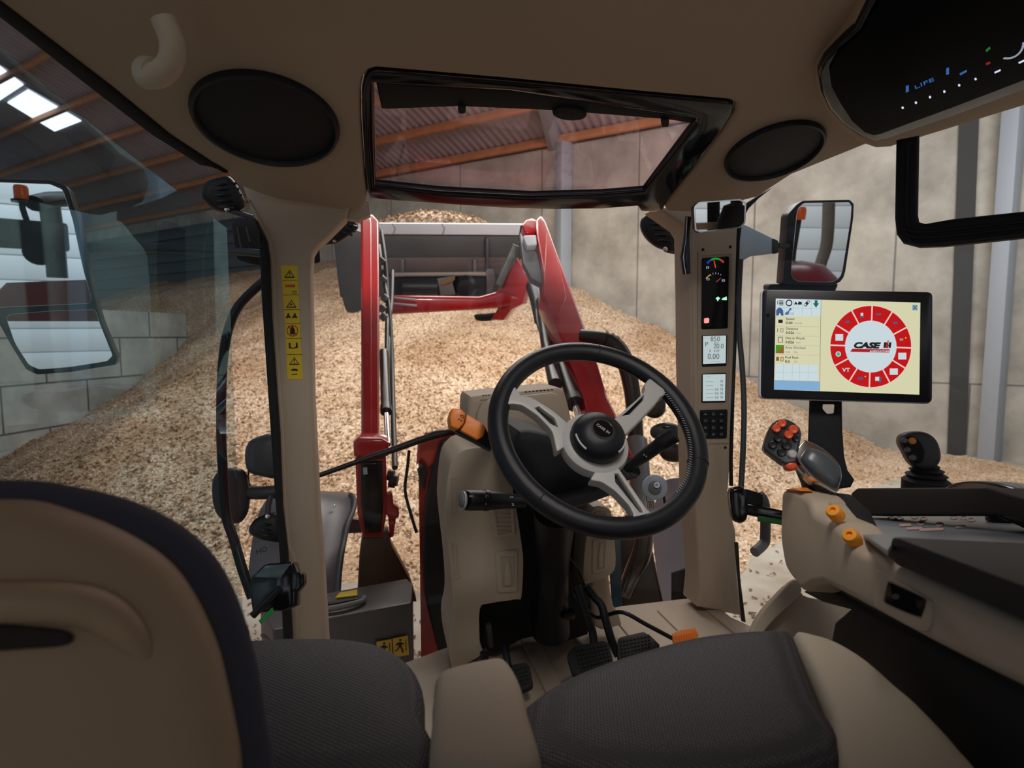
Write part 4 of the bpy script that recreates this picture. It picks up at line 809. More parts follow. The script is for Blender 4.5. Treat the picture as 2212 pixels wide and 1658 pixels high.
# ------------------------------------------------------------------ exterior mirrors
def mirror(outer, glasses, pl, label, th=.06):
    t = thing('side_mirror', label, 'mirror', 'door mirrors')
    A(plate(outer, off(pl, .002), th, .010, seg=4), 'housing', BLACK, t)
    for g, n in glasses: A(plate(g, off(pl, .0045), .003, .001), n, MIRROR, t, smooth=False)
    return t
ML = reflect_plane(100, 560, 1.62, V((-1.52, -2.2, 1.22)))
lm = mirror(rnd([(-90, 384), (0, 386), (112, 389), (146, 402), (168, 470), (192, 590), (217, 690), (254, 775), (248, 788), (150, 804), (78, 809), (55, 798), (20, 742), (-8, 690), (-90, 690)], .25),
            [(rnd([(-84, 391), (0, 393), (108, 397), (136, 409), (158, 475), (180, 580), (201, 655), (0, 664), (-84, 666)], .2), 'main_glass'),
             (rnd([(10, 679), (120, 670), (206, 668), (216, 698), (244, 768), (232, 780), (150, 793), (84, 798), (62, 788), (32, 742)], .25), 'wide_angle_glass')], ML, 'large left door mirror with a second wide-angle glass below')
A(tube([pt(150, 540, 1.74), pt(250, 533, 1.74), pt(480, 541, 1.76), pt(575, 548, 1.78)], [.022, .016, .012, .012], 12, 4), 'arm', mat('mirror_arm_blue_grey', (.03, .045, .055), .5), lm)
MR_ = reflect_plane(1772, 525, 1.95, V((2.6, -6.0, .6)))
rm = mirror(rnd([(1703, 462), (1722, 441), (1735, 433), (1836, 431), (1845, 440), (1844, 470), (1822, 616), (1700, 614), (1692, 612)], .25),
            [(rnd([(1722, 452), (1736, 438), (1834, 436), (1840, 444), (1838, 474), (1816, 610), (1706, 608)], .25), 'main_glass')], MR_, 'right door mirror showing pale wall panels, above the monitor')
A(plate(rnd([(1660, 614), (1812, 612), (1800, 640), (1662, 650)], .2), off(MR_, -.02), .05, .01), 'lower_bracket', DARKG, rm)
PAr = PF(1650, 525, 1.85)
A(plate([(1596, 480), (1610, 486), (1670, 515), (1670, 548), (1620, 554), (1606, 562), (1596, 562)], PAr, .06, .014), 'arm_cover', mat('arm_light_blue_grey', (.46, .57, .68), .45), rm)
A(plate(rnd([(1668, 514), (1682, 520), (1682, 546), (1668, 549)], .3), PAr, .05, .01), 'arm_end', DGREY, rm)
A(tube([pt(1678, 530, 1.88), pt(1700, 531, 1.93)], .009, 10, 1), 'arm_pivot', BLACK, rm)
# ------------------------------------------------------------------ work lights
def worklight(out, pl, label, ribs, brk=None, group='cab work lights', name='work_light', m=None):
    t = thing(name, label, 'lamp', group)
    A(dome(crom(out, 4), pl, .03, .05, n=6, pw=.45), 'housing', m or BLACK, t)
    for (x0, y0, x1, y1) in ribs: A(tube([on(x0, y0, off(pl, .014)), on((x0+x1)/2, (y0+y1)/2+1, off(pl, .030)), on(x1, y1, off(pl, .014))], .0045, 8, 5), 'cooling_fin', GLOSSB, t)
    if brk:
        A(tube([on(x, y, off(pl, .01)) for x, y in brk], .010, 10, 2), 'bracket', DGREY, t)
        A(lathe([(.008, 0), (.008, .006), (.004, .008), (0, .008)], on(*brk[0], off(pl, .020)), pl[1], 12), 'bolt', CHROME, t)
    return t
worklight([(433, 416), (442, 395), (472, 383), (498, 382), (520, 412), (531, 446), (502, 460), (466, 455), (441, 434)], PF(480, 420, 1.9), 'ribbed round work light left of the left pillar top', [(446, 398, 510, 396), (441, 408, 516, 408), (440, 420, 522, 421), (446, 432, 526, 434), (456, 444, 526, 446)], [(490, 452), (520, 462), (545, 470)])
worklight([(686, 522), (705, 498), (735, 478), (752, 472), (768, 477), (773, 494), (752, 512), (726, 527), (700, 528)], PF(735, 500, 1.9), 'small black work light right of the left pillar top', [(720, 492, 760, 508), (730, 484, 766, 500), (742, 478, 770, 490)], [(722, 518), (700, 523), (684, 528)])
worklight([(1402, 460), (1386, 472), (1383, 492), (1394, 515), (1417, 534), (1440, 541), (1474, 546), (1482, 522), (1470, 504), (1425, 469)], PF(1425, 500, 1.9), 'ribbed round work light left of the interior mirror', [(1396, 470, 1430, 474), (1390, 480, 1444, 486), (1389, 491, 1458, 498), (1393, 503, 1468, 510), (1401, 515, 1472, 522)], [(1437, 538), (1460, 543), (1486, 548)])
cb = thing('camera_box', 'upright glossy black box beside the top of the left pillar', 'box')
PCb = PF(530, 520, 1.85)
A(plate(rnd([(499, 482), (507, 475), (552, 467), (570, 500), (572, 575), (540, 570), (511, 560)], .2), PCb, .08, .012), 'housing', BLACK, cb)
for L in ([(513, 490), (518, 520), (526, 553)], [(532, 490), (535, 505), (540, 522)]): A(tube([on(x, y, off(PCb, .002)) for x, y in L], .004, 8, 3), 'ridge', DGREY, cb)
A(plate(rnd([(672, 545), (690, 534), (692, 566), (674, 570)], .2), PF(682, 552, 1.8), .05, .006), 'rear_bracket', MATT, cb)
# light cluster on the left front
LG = mat('lamp_slate', (.045, .05, .058), .4)
PK = PF(530, 1050, 2.05)
worklight([(529, 990), (533, 962), (550, 946), (600, 940), (606, 1026), (560, 1027), (536, 1016)], PF(565, 985, 2.05), 'upper rounded lamp of the cluster left of the left pillar', [], None, 'front light clusters', 'side_lamp', LG)
t = worklight([(458, 1045), (470, 1020), (500, 1010), (530, 1018), (540, 1060), (536, 1105), (515, 1130), (480, 1122), (462, 1095)], PK, 'left rounded lamp of the cluster behind the bent grab rail', [], None, 'front light clusters', 'side_lamp', mat('lamp_brown_grey', (.06, .052, .05), .45))
A(tube([on(532, 1063, PK), on(570, 1064, PK), on(610, 1060, PK)], .024, 14, 3), 'arm', DGREY, t)
A(tube([on(541, 1000, PK), on(536, 1030, PK), on(542, 1055, PK)], .003, 8, 3), 'cable', BLACK, t)
worklight([(537, 1145), (550, 1122), (575, 1110), (606, 1110), (612, 1166), (580, 1168), (550, 1160)], PF(575, 1140, 2.02), 'lower ribbed lamp of the cluster left of the left pillar', [(552, 1132, 600, 1132), (548, 1143, 602, 1144), (552, 1153, 604, 1155)], [(578, 1115), (580, 1090), (585, 1070)], 'front light clusters', 'side_lamp')
# light cluster on the right front, seen through the steering wheel
worklight([(1383, 875), (1388, 850), (1415, 840), (1436, 862), (1436, 890), (1418, 903), (1396, 897)], PF(1410, 875, 2.3), 'upper dark lamp seen through the steering wheel rim', [], None, 'front light clusters', 'side_lamp', mat('lamp_dark_brown', (.035, .022, .018), .4))
worklight([(1404, 930), (1414, 918), (1440, 912), (1466, 920), (1466, 945), (1435, 950), (1410, 945)], PF(1435, 932, 2.25), 'middle slate lamp seen through the steering wheel rim', [(1418, 922, 1460, 922)], None, 'front light clusters', 'side_lamp', LG)
worklight([(1424, 975), (1434, 962), (1462, 958), (1486, 968), (1486, 990), (1460, 998), (1434, 992)], PF(1456, 978, 2.25), 'lower dark lamp seen through the steering wheel rim', [], None, 'front light clusters', 'side_lamp', MATS['lamp_dark_brown'])
# ------------------------------------------------------------------ exhaust stack on the right
ex = thing('exhaust_stack', 'dark brown exhaust pipe with elbow behind the steering wheel rim', 'exhaust')
XB = mat('exhaust_brown', (.045, .030, .024), .38, metal=.3, var=.3, vs=20)
A(tube([pt(1255, 724, 2.75), pt(1285, 728, 2.72), pt(1318, 738, 2.70), pt(1342, 762, 2.68), pt(1356, 800, 2.66), pt(1366, 850, 2.64), pt(1370, 900, 2.60), pt(1374, 960, 2.55)], [.030, .034, .040, .040, .040, .038, .036, .036], 18, 5), 'elbow_pipe', XB, ex)
for x, y in ((1300, 731), (1312, 735), (1324, 742)): A(tube([pt(x, y, 2.7)+V((0, 0, 0)), pt(x+5, y+3, 2.7)], .044, 20, 1), 'bellow_fold', XB, ex)
A(tube([pt(1374, 955, 2.5), pt(1380, 1010, 2.4), pt(1385, 1080, 2.3), pt(1388, 1130, 2.2)], [.05, .045, .045, .04], 18, 3), 'support_post', MGREY, ex)
A(plate(rnd([(1336, 1130), (1352, 1110), (1400, 1108), (1408, 1180), (1420, 1240), (1436, 1310), (1340, 1320), (1334, 1240)], .2), PF(1380, 1200, 2.1), .16, .04, seg=4), 'lower_shroud', mat('shroud_brown', (.045, .028, .022), .25), ex)
A(tube([pt(1392, 1150, 2.07), pt(1385, 1195, 2.06), pt(1366, 1240, 2.05), pt(1348, 1285, 2.05)], [.034, .036, .032, .026], 18, 5), 'polished_pipe', mat('dark_chrome', (.10, .09, .085), .22, metal=.9, var=.5, vs=18), ex)
hc_ = thing('heat_shield', 'narrow dark blue panel behind the right column cover', 'panel')
A(plate([(1312, 1120), (1340, 1118), (1344, 1310), (1322, 1318), (1316, 1230)], PF(1328, 1210, 1.98), .02, .004), 'panel', mat('petrol_blue', (.008, .04, .075), .4), hc_)
# ------------------------------------------------------------------ fenders
fr_ = thing('front_fender', 'pale lilac-grey front fender seen below the steering wheel on the right', 'fender', 'front fenders')
A(plate(rnd([(1404, 1110), (1437, 1034), (1484, 1028), (1506, 1100), (1504, 1180), (1490, 1225), (1454, 1236), (1452, 1320), (1434, 1320), (1418, 1232)], .2), PF(1450, 1140, 2.55), .22, .03, seg=4), 'shell', LILAC, fr_)
A(plate([(1450, 1236), (1490, 1222), (1520, 1240), (1520, 1300), (1450, 1302)], PF(1485, 1262, 1.95), .10, .008), 'step_block', MATT, fr_)
A(plate([(1496, 1110), (1512, 1100), (1516, 1300), (1500, 1240)], PF(1505, 1180, 1.9), .05, .006), 'edge_guard', MATT, fr_)
fl = thing('front_fender', 'curved dark grey front fender right of the left pillar foot', 'fender', 'front fenders')
FG = mat('fender_warm_grey', (.13, .12, .125), .38)
def fend(ys, xl, xr, d): return [[pt(xl(y), y, d(y)), pt(xr(y), y, d(y))] for y in ys]
bm = bmesh.new(); prev = None
for y, xa, xb, d in ((1062, 600, 745, 2.55), (1068, 588, 757, 2.50), (1078, 576, 765, 2.44), (1100, 562, 761, 2.36), (1132, 552, 749, 2.26), (1165, 545, 742, 2.18), (1200, 540, 736, 2.10), (1240, 536, 731, 2.02), (1280, 532, 728, 1.95)):
    r = [bm.verts.new(pt(xa, y, d)), bm.verts.new(pt((xa+xb)/2, y-3, d+.01)), bm.verts.new(pt(xb, y, d))]
    if prev: [bm.faces.new((prev[k], prev[k+1], r[k+1], r[k])) for k in (0, 1)]
    prev = r
o = A(bm, 'shell', FG, fl); md = o.modifiers.new('thick', 'SOLIDIFY'); md.thickness = .012; md.offset = -1
A(tube([pt(758, 1068, 2.50), pt(766, 1080, 2.43), pt(763, 1102, 2.36), pt(751, 1132, 2.26), pt(743, 1168, 2.18), pt(737, 1200, 2.10), pt(732, 1240, 2.02), pt(729, 1282, 1.95)], .011, 10, 3), 'edge_bead', DGREY, fl)
A(lathe([(.007, 0), (.007, .004), (0, .005)], pt(721, 1092, 2.36), (CAM-pt(721, 1092, 2.36)).normalized(), 12), 'bolt', CHROME, fl)
textp('HO', 567, 1193, 17, PF(567, 1190, 2.05), 'lettering', INK, fl, ang=-20, up=.004)
A(plate([(752, 1118), (784, 1122), (786, 1150), (748, 1152)], PF(768, 1135, 2.4), .08, .008), 'bracket', STEEL, fl)
# ------------------------------------------------------------------ hood
hd = thing('tractor_hood', 'red tractor hood with black rear edge left of the steering column', 'hood')
def hood_ring(y, w, zt, zb, r=.06):
    P = [(-w, zb), (-w, zt-r*1.6), (-w+r*.35, zt-r*.5), (-w+r*1.3, zt), (0, zt+.02), (w-r*1.3, zt), (w-r*.35, zt-r*.5), (w, zt-r*1.6), (w, zb)]
    return [V((x, y, z)) for x, z in P]
bx = on(904, 1010, PY(1.86)); wL = -bx.x; zt = on(950, 928, PY(1.86)).z
A(loft([hood_ring(1.86, wL, zt, -.35), hood_ring(2.1, wL*.93, zt-.03, -.35), hood_ring(2.5, wL*.72, zt-.10, -.30), hood_ring(2.8, wL*.5, zt-.20, -.25)]), 'hood_shell', REDH, hd)
A(plate([(1010, 942), (985, 946), (955, 955), (940, 1000), (925, 1062), (917, 1126), (915, 1218), (920, 1300), (950, 1420), (1290, 1420), (1285, 1100), (1240, 1000), (1150, 950)], PY(1.80), .05, .012), 'rear_seal', MATT, hd)
A(plate([(921, 934), (1005, 930), (1008, 945), (955, 956), (938, 1002), (925, 1012), (912, 992), (900, 1006), (903, 960)], PY(1.83), .03, .01), 'rear_rim', mat('hood_orange_red', (.55, .05, .03), .3, coat=.4), hd)
A(plate([(902, 1016), (912, 1000), (924, 1020), (918, 1060), (908, 1048)], PY(1.82), .03, .006), 'side_vent', GLOSSB, hd)
hz = thing('mirror_hose', 'thin black bent rod standing left of the red hood', 'rod')
A(tube([pt(884, 972, 2.2), pt(880, 1010, 2.2), pt(875, 1058, 2.18), pt(886, 1105, 2.15), pt(900, 1150, 2.12)], .006, 8, 3), 'rod', BLACK, hz)
# ------------------------------------------------------------------ toolbox step
tb = thing('toolbox', 'dark brown-grey toolbox with yellow stickers outside the left pillar foot', 'box')
TBM = mat('toolbox_brown_grey', (.085, .072, .072), .4)
ZT = PZ(.0)
A(plate(rnd([(560, 1312), (700, 1281), (879, 1249), (892, 1262), (889, 1302), (712, 1334), (590, 1362)], .12), ZT, .62, .012, seg=4), 'body', TBM, tb)
PTB = off(ZT, .006)
A(plate([(724, 1290), (733, 1279), (772, 1272), (772, 1284)], PTB, .004, .001), 'yellow_sticker', YELLOW, tb)
A(plate([(700, 1301), (783, 1285), (784, 1290), (700, 1306)], off(ZT, .012), .014, .003), 'handle_strip', BLACK, tb)
A(tube([on(690, 1318, off(ZT, .012)), on(740, 1309, off(ZT, .014)), on(782, 1298, off(ZT, .012)), on(786, 1290, off(ZT, .010))], .009, 10, 3), 'handle_bar', MGREY, tb)
fp = on(850, 1400, (on(889, 1302, ZT), V((.08, -1, 0)).normalized())); PFt = (on(800, 1330, ZT)+V((0, -.03, 0)), V((.06, -1, 0)).normalized())
PFt = (on(889, 1303, ZT)+V((0, -.004, 0)), (on(712, 1334, ZT)-on(889, 1302, ZT)).cross(UP).normalized())
if PFt[1].dot(CAM-PFt[0]) < 0: PFt = (PFt[0], -PFt[1])
PFt = off(PFt, .006)
for q, k in (([(813, 1386), (846, 1380), (848, 1413), (815, 1419)], 0), ([(848, 1379), (881, 1372), (884, 1414), (851, 1420)], 1)):
    A(plate(q, PFt, .003, .0006), 'warning_sticker', mat('sticker_amber', (.62, .36, .03), .5), tb)
    x0 = q[0][0]
    o1 = off(PFt, .001); y0 = 1390-k*7
    bm = plate(circ(x0+17, y0-1, 2.6, n=10), o1, .0008)
    for L in ([(12, 4), (19, 3), (20, 14), (13, 15)], [(18, 3), (25, 7), (24, 9), (17, 7)], [(13, 4), (6, 9), (7, 11), (14, 8)], [(13, 14), (16, 15), (10, 22), (5, 23), (5, 21), (9, 20)], [(16, 14), (20, 14), (24, 20), (23, 26), (20, 26), (20, 21)], [(28, -2), (29.5, -2), (30, 22), (28.5, 22)]): plate([(x0+a, y0+b) for a, b in L], o1, .0008, bm=bm)
    A(bm, 'person_pictogram', INK, tb, smooth=False)
# ------------------------------------------------------------------ front loader
ld = thing('front_loader', 'red front loader arms with cross tube rising in front of the windscreen', 'loader')
b0 = on(800, 1000, PY(2.15)); LPn = V((0, -.669, .743)); LP = (b0, LPn)
A(plate([(779, 468), (786, 461), (806, 462), (818, 476), (819, 600), (819, 750), (819, 990), (780, 990), (780, 750)], LP, .14, .012, seg=4), 'arm', RED, ld)
A(plate([(1158, 474), (1164, 466), (1172, 466), (1181, 480), (1230, 613), (1264, 705), (1294, 790), (1314, 857), (1331, 890), (1370, 985), (1336, 990), (1296, 932), (1272, 901), (1258, 850), (1234, 781), (1200, 700), (1186, 660), (1173, 632), (1175, 591), (1160, 508)], LP, .14, .014, seg=4), 'arm', RED, ld)
A(plate([(1181, 500), (1210, 575), (1224, 640), (1204, 690), (1186, 655), (1174, 632), (1176, 590)], off(LP, .004), .02, .004), 'knee_plate', RED, ld)
A(plate([(1123, 501), (1135, 517), (1176, 565), (1174, 613), (1148, 600), (1130, 565)], off(LP, -.04), .04, .005), 'link_plate', mat('link_steel_grey', (.17, .17, .18), .4, metal=.3), ld)
A(plate(rnd([(1130, 508), (1158, 507), (1160, 528), (1138, 530)], .15), off(LP, .0), .04, .005), 'lamp_bracket', PALE, ld)
A(plate(rnd([(1128, 484), (1136, 474), (1150, 470), (1160, 476), (1162, 500), (1136, 502)], .25), off(LP, -.03), .09, .012), 'pivot_bracket', RED, ld)
A(plate([(782, 472), (789, 466), (800, 467), (802, 480), (803, 985), (783, 985), (783, 750)], off(LP, .007), .02, .006), 'arm_facet', RED, ld)
A(tube([pt(1133, 490, 3.95), pt(1128, 520, 3.95)], .03, 10, 1), 'pin_head', BLACK, ld)
# front legs down to the bucket, cross tube
A(plate([(1116, 558), (1136, 588), (1147, 602), (1131, 640), (1128, 656), (1104, 668), (1086, 692), (1060, 690), (1078, 660), (1076, 624), (1082, 612)], PF(1105, 625, 4.25, 0, -20), .12, .012), 'front_leg', RED, ld)
A(plate([(1108, 526), (1122, 532), (1084, 622), (1070, 612)], PF(1095, 575, 4.2), .08, .01), 'tilt_cylinder', STEEL, ld)
A(plate([(1122, 512), (1132, 512), (1134, 560), (1120, 560)], PF(1127, 535, 4.1), .06, .01), 'tilt_link', DGREY, ld)
A(plate([(832, 645), (846, 637), (1036, 640), (1082, 627), (1108, 634), (1130, 637), (1129, 656), (1085, 664), (1040, 668), (950, 673), (846, 679), (834, 676)], PF(980, 655, 4.2), .12, .045, seg=5), 'cross_tube', RED, ld)
for x, y, z in ((842, 642, 4.12), (846, 655, 4.12)): A(tube([pt(x, y, z), pt(x+54, y+5, z)], .006, 8, 1), 'guide_rail', PALE, ld)
# hydraulic cylinders
cyl = mat('cylinder_brown_black', (.035, .028, .026), .35)
def cylinder(P, r, rod, rr):
    c = A(tube(P, r, 18, 1), 'lift_cylinder', cyl, ld); A(tube(rod, rr, 14, 1), 'piston_rod', CHROME, c); A(tube([rod[0]-(rod[1]-rod[0]).normalized()*.03, rod[0]+(rod[1]-rod[0]).normalized()*.015], r*1.12, 18, 1), 'gland', cyl, c)
cylinder([pt(1178, 672, 3.35), pt(1241, 868, 2.55)], .038, [pt(1241, 868, 2.55), pt(1264, 940, 2.35)], .018)
A(tube([pt(1170, 650, 3.3), pt(1182, 745, 2.95), pt(1200, 830, 2.62)], .034, 16, 2), 'lift_cylinder', cyl, ld)
A(tube([pt(1152, 618, 3.6), pt(1160, 640, 3.5), pt(1172, 690, 3.3)], .05, 12, 3), 'cylinder_mount', BLACK, ld)
A(tube([pt(1144, 625, 3.6), pt(1157, 655, 3.4), pt(1163, 700, 3.2), pt(1178, 740, 3.0)], .012, 10, 4), 'hose', BLACK, ld)
A(tube([pt(1196, 658, 3.2), pt(1220, 690, 3.1), pt(1219, 735, 2.95), pt(1230, 780, 2.8)], .010, 10, 4), 'hose', BLACK, ld)
cylinder([pt(829, 760, 2.85), pt(834, 885, 2.45)], .022, [pt(834, 885, 2.45), pt(838, 960, 2.25)], .012)
for P in ([(824, 500, 3.7), (832, 560, 3.5), (837, 640, 3.3), (836, 720, 3.0), (836, 800, 2.75)], [(819, 530, 3.7), (828, 600, 3.4), (840, 660, 3.2), (846, 760, 2.95), (849, 880, 2.6), (853, 1010, 2.25)], [(848, 585, 3.6), (846, 650, 3.35), (841, 700, 3.15), (838, 790, 2.8), (834, 890, 2.5)]):
    A(tube([pt(*p) for p in P], .012, 10, 5), 'hose', mat('hose_dark', (.035, .03, .03), .4), ld)
for x, y, z in ((823, 560, 3.45), (826, 600, 3.35), (830, 640, 3.2), (824, 662, 3.1), (827, 680, 3.05)): A(tube([pt(x-3, y, z), pt(x+6, y+8, z)], .022, 10, 1), 'coupling', STEEL, ld)
# mounting posts
A(plate([(763, 958), (776, 946), (824, 946), (840, 955), (839, 985), (812, 992), (778, 990), (764, 985)], PY(2.12), .12, .012), 'post_head', RED, ld)
A(plate([(767, 990), (834, 988), (836, 1070), (834, 1118), (826, 1160), (784, 1160), (772, 1110)], PY(2.14), .10, .008), 'post', RED, ld)
A(plate([(778, 1000), (827, 998), (828, 1090), (824, 1150), (788, 1152), (780, 1090)], PY(2.10), .06, .006), 'post_cover', GLOSSB, ld)
A(plate([(784, 1010), (793, 1009), (794, 1024), (785, 1025)], PY(2.095), .003), 'post_sticker', PALE, ld)
A(plate([(783, 1150), (838, 1150), (846, 1180), (886, 1255), (900, 1300), (770, 1310), (776, 1200)], PY(2.16), .08, .008), 'post_foot', mat('post_brown', (.075, .045, .03), .4), ld)
for x, y in ((845, 1040), (842, 1025), (850, 1036)): A(tube([pt(x-4, y, 2.2), pt(x+9, y+2, 2.2)], .022, 12, 1), 'hose_coupler', BLACK, ld)
A(plate(rnd([(832, 1070), (848, 1066), (850, 1090), (862, 1098), (862, 1118), (842, 1122), (834, 1110)], .2), PY(2.18), .06, .008), 'coupler_bracket', RED, ld)
A(plate([(838, 1110), (856, 1116), (850, 1160), (842, 1162)], PY(2.2), .04, .006), 'coupler_arm', RED, ld)
# ------------------------------------------------------------------ bucket
bk = thing('loader_bucket', 'dark grey loader bucket with pale top lip, heaped with wood chips', 'bucket')
BKM = mat('bucket_grey', (.10, .10, .105), .45, metal=.3, var=.2, vs=5); BKB = mat('bucket_brown_grey', (.13, .10, .095), .45, metal=.2, var=.3, vs=6)
PB = PF(930, 560, 4.75, -8)
A(plate([(722, 500), (1140, 500), (1140, 556), (730, 557)], PB, .05, .006), 'back_plate', BKM, bk)
A(plate([(726, 557), (1120, 555), (1112, 592), (728, 592)], off(PB, .03), .06, .006), 'lower_back', BKB, bk)
A(plate([(728, 590), (1100, 590), (1090, 640), (735, 642)], off(PB, -.04), .05, .006), 'bottom_plate', BKM, bk)
LIP = mat('lip_pale_steel', (.78, .78, .84), .4)
A(plate([(815, 482), (1132, 484), (1127, 508), (826, 506)], off(PB, .04), .08, .008), 'top_lip', LIP, bk)
for x in (848, 955): A(tube([on(x, 483, off(PB, .045)), on(x+5, 494, off(PB, .05)), on(x+1, 505, off(PB, .045))], .006, 8, 3), 'lip_joint', PALE, bk)
A(plate(crom([(724, 505), (780, 500), (800, 560), (796, 640), (782, 670), (752, 676), (740, 650), (730, 600)], 3), off(PB, .06), .5, .02), 'end_plate', BKM, bk)
A(plate([(1050, 514), (1055, 514), (1056, 590), (1050, 590)], off(PB, .08), .08, .003), 'rib', BKM, bk)
for x in (866, 1022): A(plate([(x, 560), (x+7, 560), (x+8, 592), (x, 592)], off(PB, .08), .05, .004), 'rib', STEEL, bk)
A(tube([on(845, 593, off(PB, .09)), on(1052, 591, off(PB, .09))], .018, 12, 1), 'rail', mat('rail_tan_grey', (.36, .29, .25), .45), bk)
A(plate([(852, 597), (1050, 597), (1050, 638), (852, 640)], off(PB, .05), .06, .006), 'coupler_box', MATT, bk)
A(tube([on(870, 620, off(PB, .1)), on(945, 620, off(PB, .1))], .075, 20, 1), 'rotary_drum', BLACK, bk)
A(lathe([(.10, -.05), (.10, .02), (.07, .05), (.03, .055), (0, .055)], on(1005, 620, off(PB, .1)), PB[1], 26), 'motor_housing', BLACK, bk)
A(plate([(944, 602), (958, 600), (984, 596), (978, 612), (984, 636), (952, 638)], off(PB, .16), .04, .006), 'motor_bracket', STEEL, bk)
A(tube([on(955, 612, off(PB, .19)), on(982, 600, off(PB, .19))], .014, 8, 1), 'motor_pipe', mat('brass', (.5, .33, .14), .35, metal=1), bk)
A(plate([(1050, 582), (1066, 580), (1070, 605), (1062, 630), (1052, 632)], off(PB, .12), .08, .008), 'quick_hitch', STEEL, bk)
A(plate(crom([(1026, 682), (1050, 680), (1076, 678), (1072, 690), (1050, 694), (1030, 692)], 3), off(PB, .1), .06, .01), 'hook', BLACK, bk)
# ------------------------------------------------------------------ barn: ground, walls, roof
ZG = -1.3
CONC = bpy.data.materials.new('barn_concrete'); CONC.use_nodes = True
def concrete(m, c0, c1, sx, sz, rot, mort=.012, mcol=(.16, .15, .135)):
    nt = m.node_tree; N = nt.nodes.new; L = nt.links.new; b = nt.nodes['Principled BSDF']; b.inputs['Roughness'].default_value = .85
    tc = N('ShaderNodeTexCoord'); mp = N('ShaderNodeMapping'); mp.inputs['Rotation'].default_value = rot
    br = N('ShaderNodeTexBrick'); br.inputs['Scale'].default_value = 1; br.inputs['Brick Width'].default_value = sx; br.inputs['Row Height'].default_value = sz; br.inputs['Mortar Size'].default_value = mort; br.offset = .5
    br.inputs['Color1'].default_value = (*c0, 1); br.inputs['Color2'].default_value = (*c1, 1); br.inputs['Mortar'].default_value = (*mcol, 1); br.inputs['Mortar Smooth'].default_value = .3
    n = N('ShaderNodeTexNoise'); n.inputs['Scale'].default_value = 1.3; n.inputs['Detail'].default_value = 8; n.inputs['Roughness'].default_value = .62
    cr = N('ShaderNodeValToRGB'); cr.color_ramp.elements[0].color = (.62, .60, .57, 1); cr.color_ramp.elements[0].position = .32; cr.color_ramp.elements[1].color = (1.12, 1.1, 1.06, 1); cr.color_ramp.elements[1].position = .68
    mx = N('ShaderNodeMix'); mx.data_type = 'RGBA'; mx.blend_type = 'MULTIPLY'; mx.inputs[0].default_value = 1
    L(tc.outputs['UV'], br.inputs['Vector']); L(tc.outputs['Object'], n.inputs['Vector']); L(n.outputs['Fac'], cr.inputs[0]); L(br.outputs['Color'], mx.inputs[6]); L(cr.outputs[0], mx.inputs[7]); L(mx.outputs[2], b.inputs['Base Color'])
concrete(CONC, (.42, .385, .335), (.385, .35, .30), 2.4, 9, (0, 0, 0), .018)
BLK = bpy.data.materials.new('concrete_block'); BLK.use_nodes = True; concrete(BLK, (.50, .50, .47), (.45, .45, .43), 1.6, .8, (0, 0, 0), .02, (.10, .10, .095))
def uvwall(a, b, z0, z1, th, m, name, nrm):
    """upright wall slab between plan points a and b with uv in metres"""
    bm = bmesh.new(); uv = bm.loops.layers.uv.new('uv'); L = (b-a).length; n = nrm.normalized()
    def q(p, w, s):
        f = bm.faces.new([bm.verts.new(x) for x in p])
        for l, c in zip(f.loops, w): l[uv].uv = c
    A0, B0 = a.copy(), b.copy(); z = lambda p, h: V((p.x, p.y, h)); a2, b2 = a-n*th, b-n*th
    w = [(0, z0), (L, z0), (L, z1), (0, z1)]
    q([z(a, z0), z(b, z0), z(b, z1), z(a, z1)], w, 1); q([z(b2, z0), z(a2, z0), z(a2, z1), z(b2, z1)], w, 1)
    t = [(0, 0), (L, 0), (L, th), (0, th)]
    q([z(a, z1), z(b, z1), z(b2, z1), z(a2, z1)], t, 1)
    s = [(0, z0), (th, z0), (th, z1), (0, z1)]
    q([z(a, z0), z(a2, z0), z(a2, z1), z(a, z1)], s, 1); q([z(b, z0), z(b2, z0), z(b2, z1), z(b, z1)], s, 1)
    return S(bm, name, m, smooth=False)
def wl(t, q=0): return cw(8-.866*t-.5*q, 9.9+.5*t-.866*q, 0)     # t along the back wall (to the left), q out from it
EZ = 5.30; WNn = (wl(0, 1)-wl(0, 0)).normalized()
uvwall(wl(36), wl(-9), ZG, EZ, .2, CONC, 'wall_back', WNn)
# ground
GRD = bpy.data.materials.new('dusty_ground'); GRD.use_nodes = True; nt = GRD.node_tree; b = nt.nodes['Principled BSDF']; b.inputs['Roughness'].default_value = .9
n1 = nt.nodes.new('ShaderNodeTexNoise'); n1.inputs['Scale'].default_value = 1.6; n1.inputs['Detail'].default_value = 9; cr = nt.nodes.new('ShaderNodeValToRGB'); tc = nt.nodes.new('ShaderNodeTexCoord')
cr.color_ramp.elements[0].color = (.32, .26, .19, 1); cr.color_ramp.elements[0].position = .35; cr.color_ramp.elements[1].color = (.47, .42, .35, 1); cr.color_ramp.elements[1].position = .65
nt.links.new(tc.outputs['Object'], n1.inputs['Vector']); nt.links.new(n1.outputs['Fac'], cr.inputs[0]); nt.links.new(cr.outputs[0], b.inputs['Base Color'])
bm = bmesh.new(); bm.faces.new([bm.verts.new(cw(x, y, ZG)) for x, y in ((-24, -16), (24, -16), (24, 34), (-24, 34))]); S(bm, 'ground', GRD)
# low block partition on the left
la, lb = cw(-8.5, 9.3, 0), cw(-7.75, 13.6, 0); ln = RT*.988-FH*.156
uvwall(cw(-9.2, 4.6, 0), lb, ZG, 1.35, .3, BLK, 'wall_left', ln)
S(barbox(cw(-9.0, 5.0, ZG+.12), cw(-8.35, 9.6, ZG+.12), .18, .24, .02), 'baseboard_left', mat('kerb_pale', (.45, .45, .43), .8))
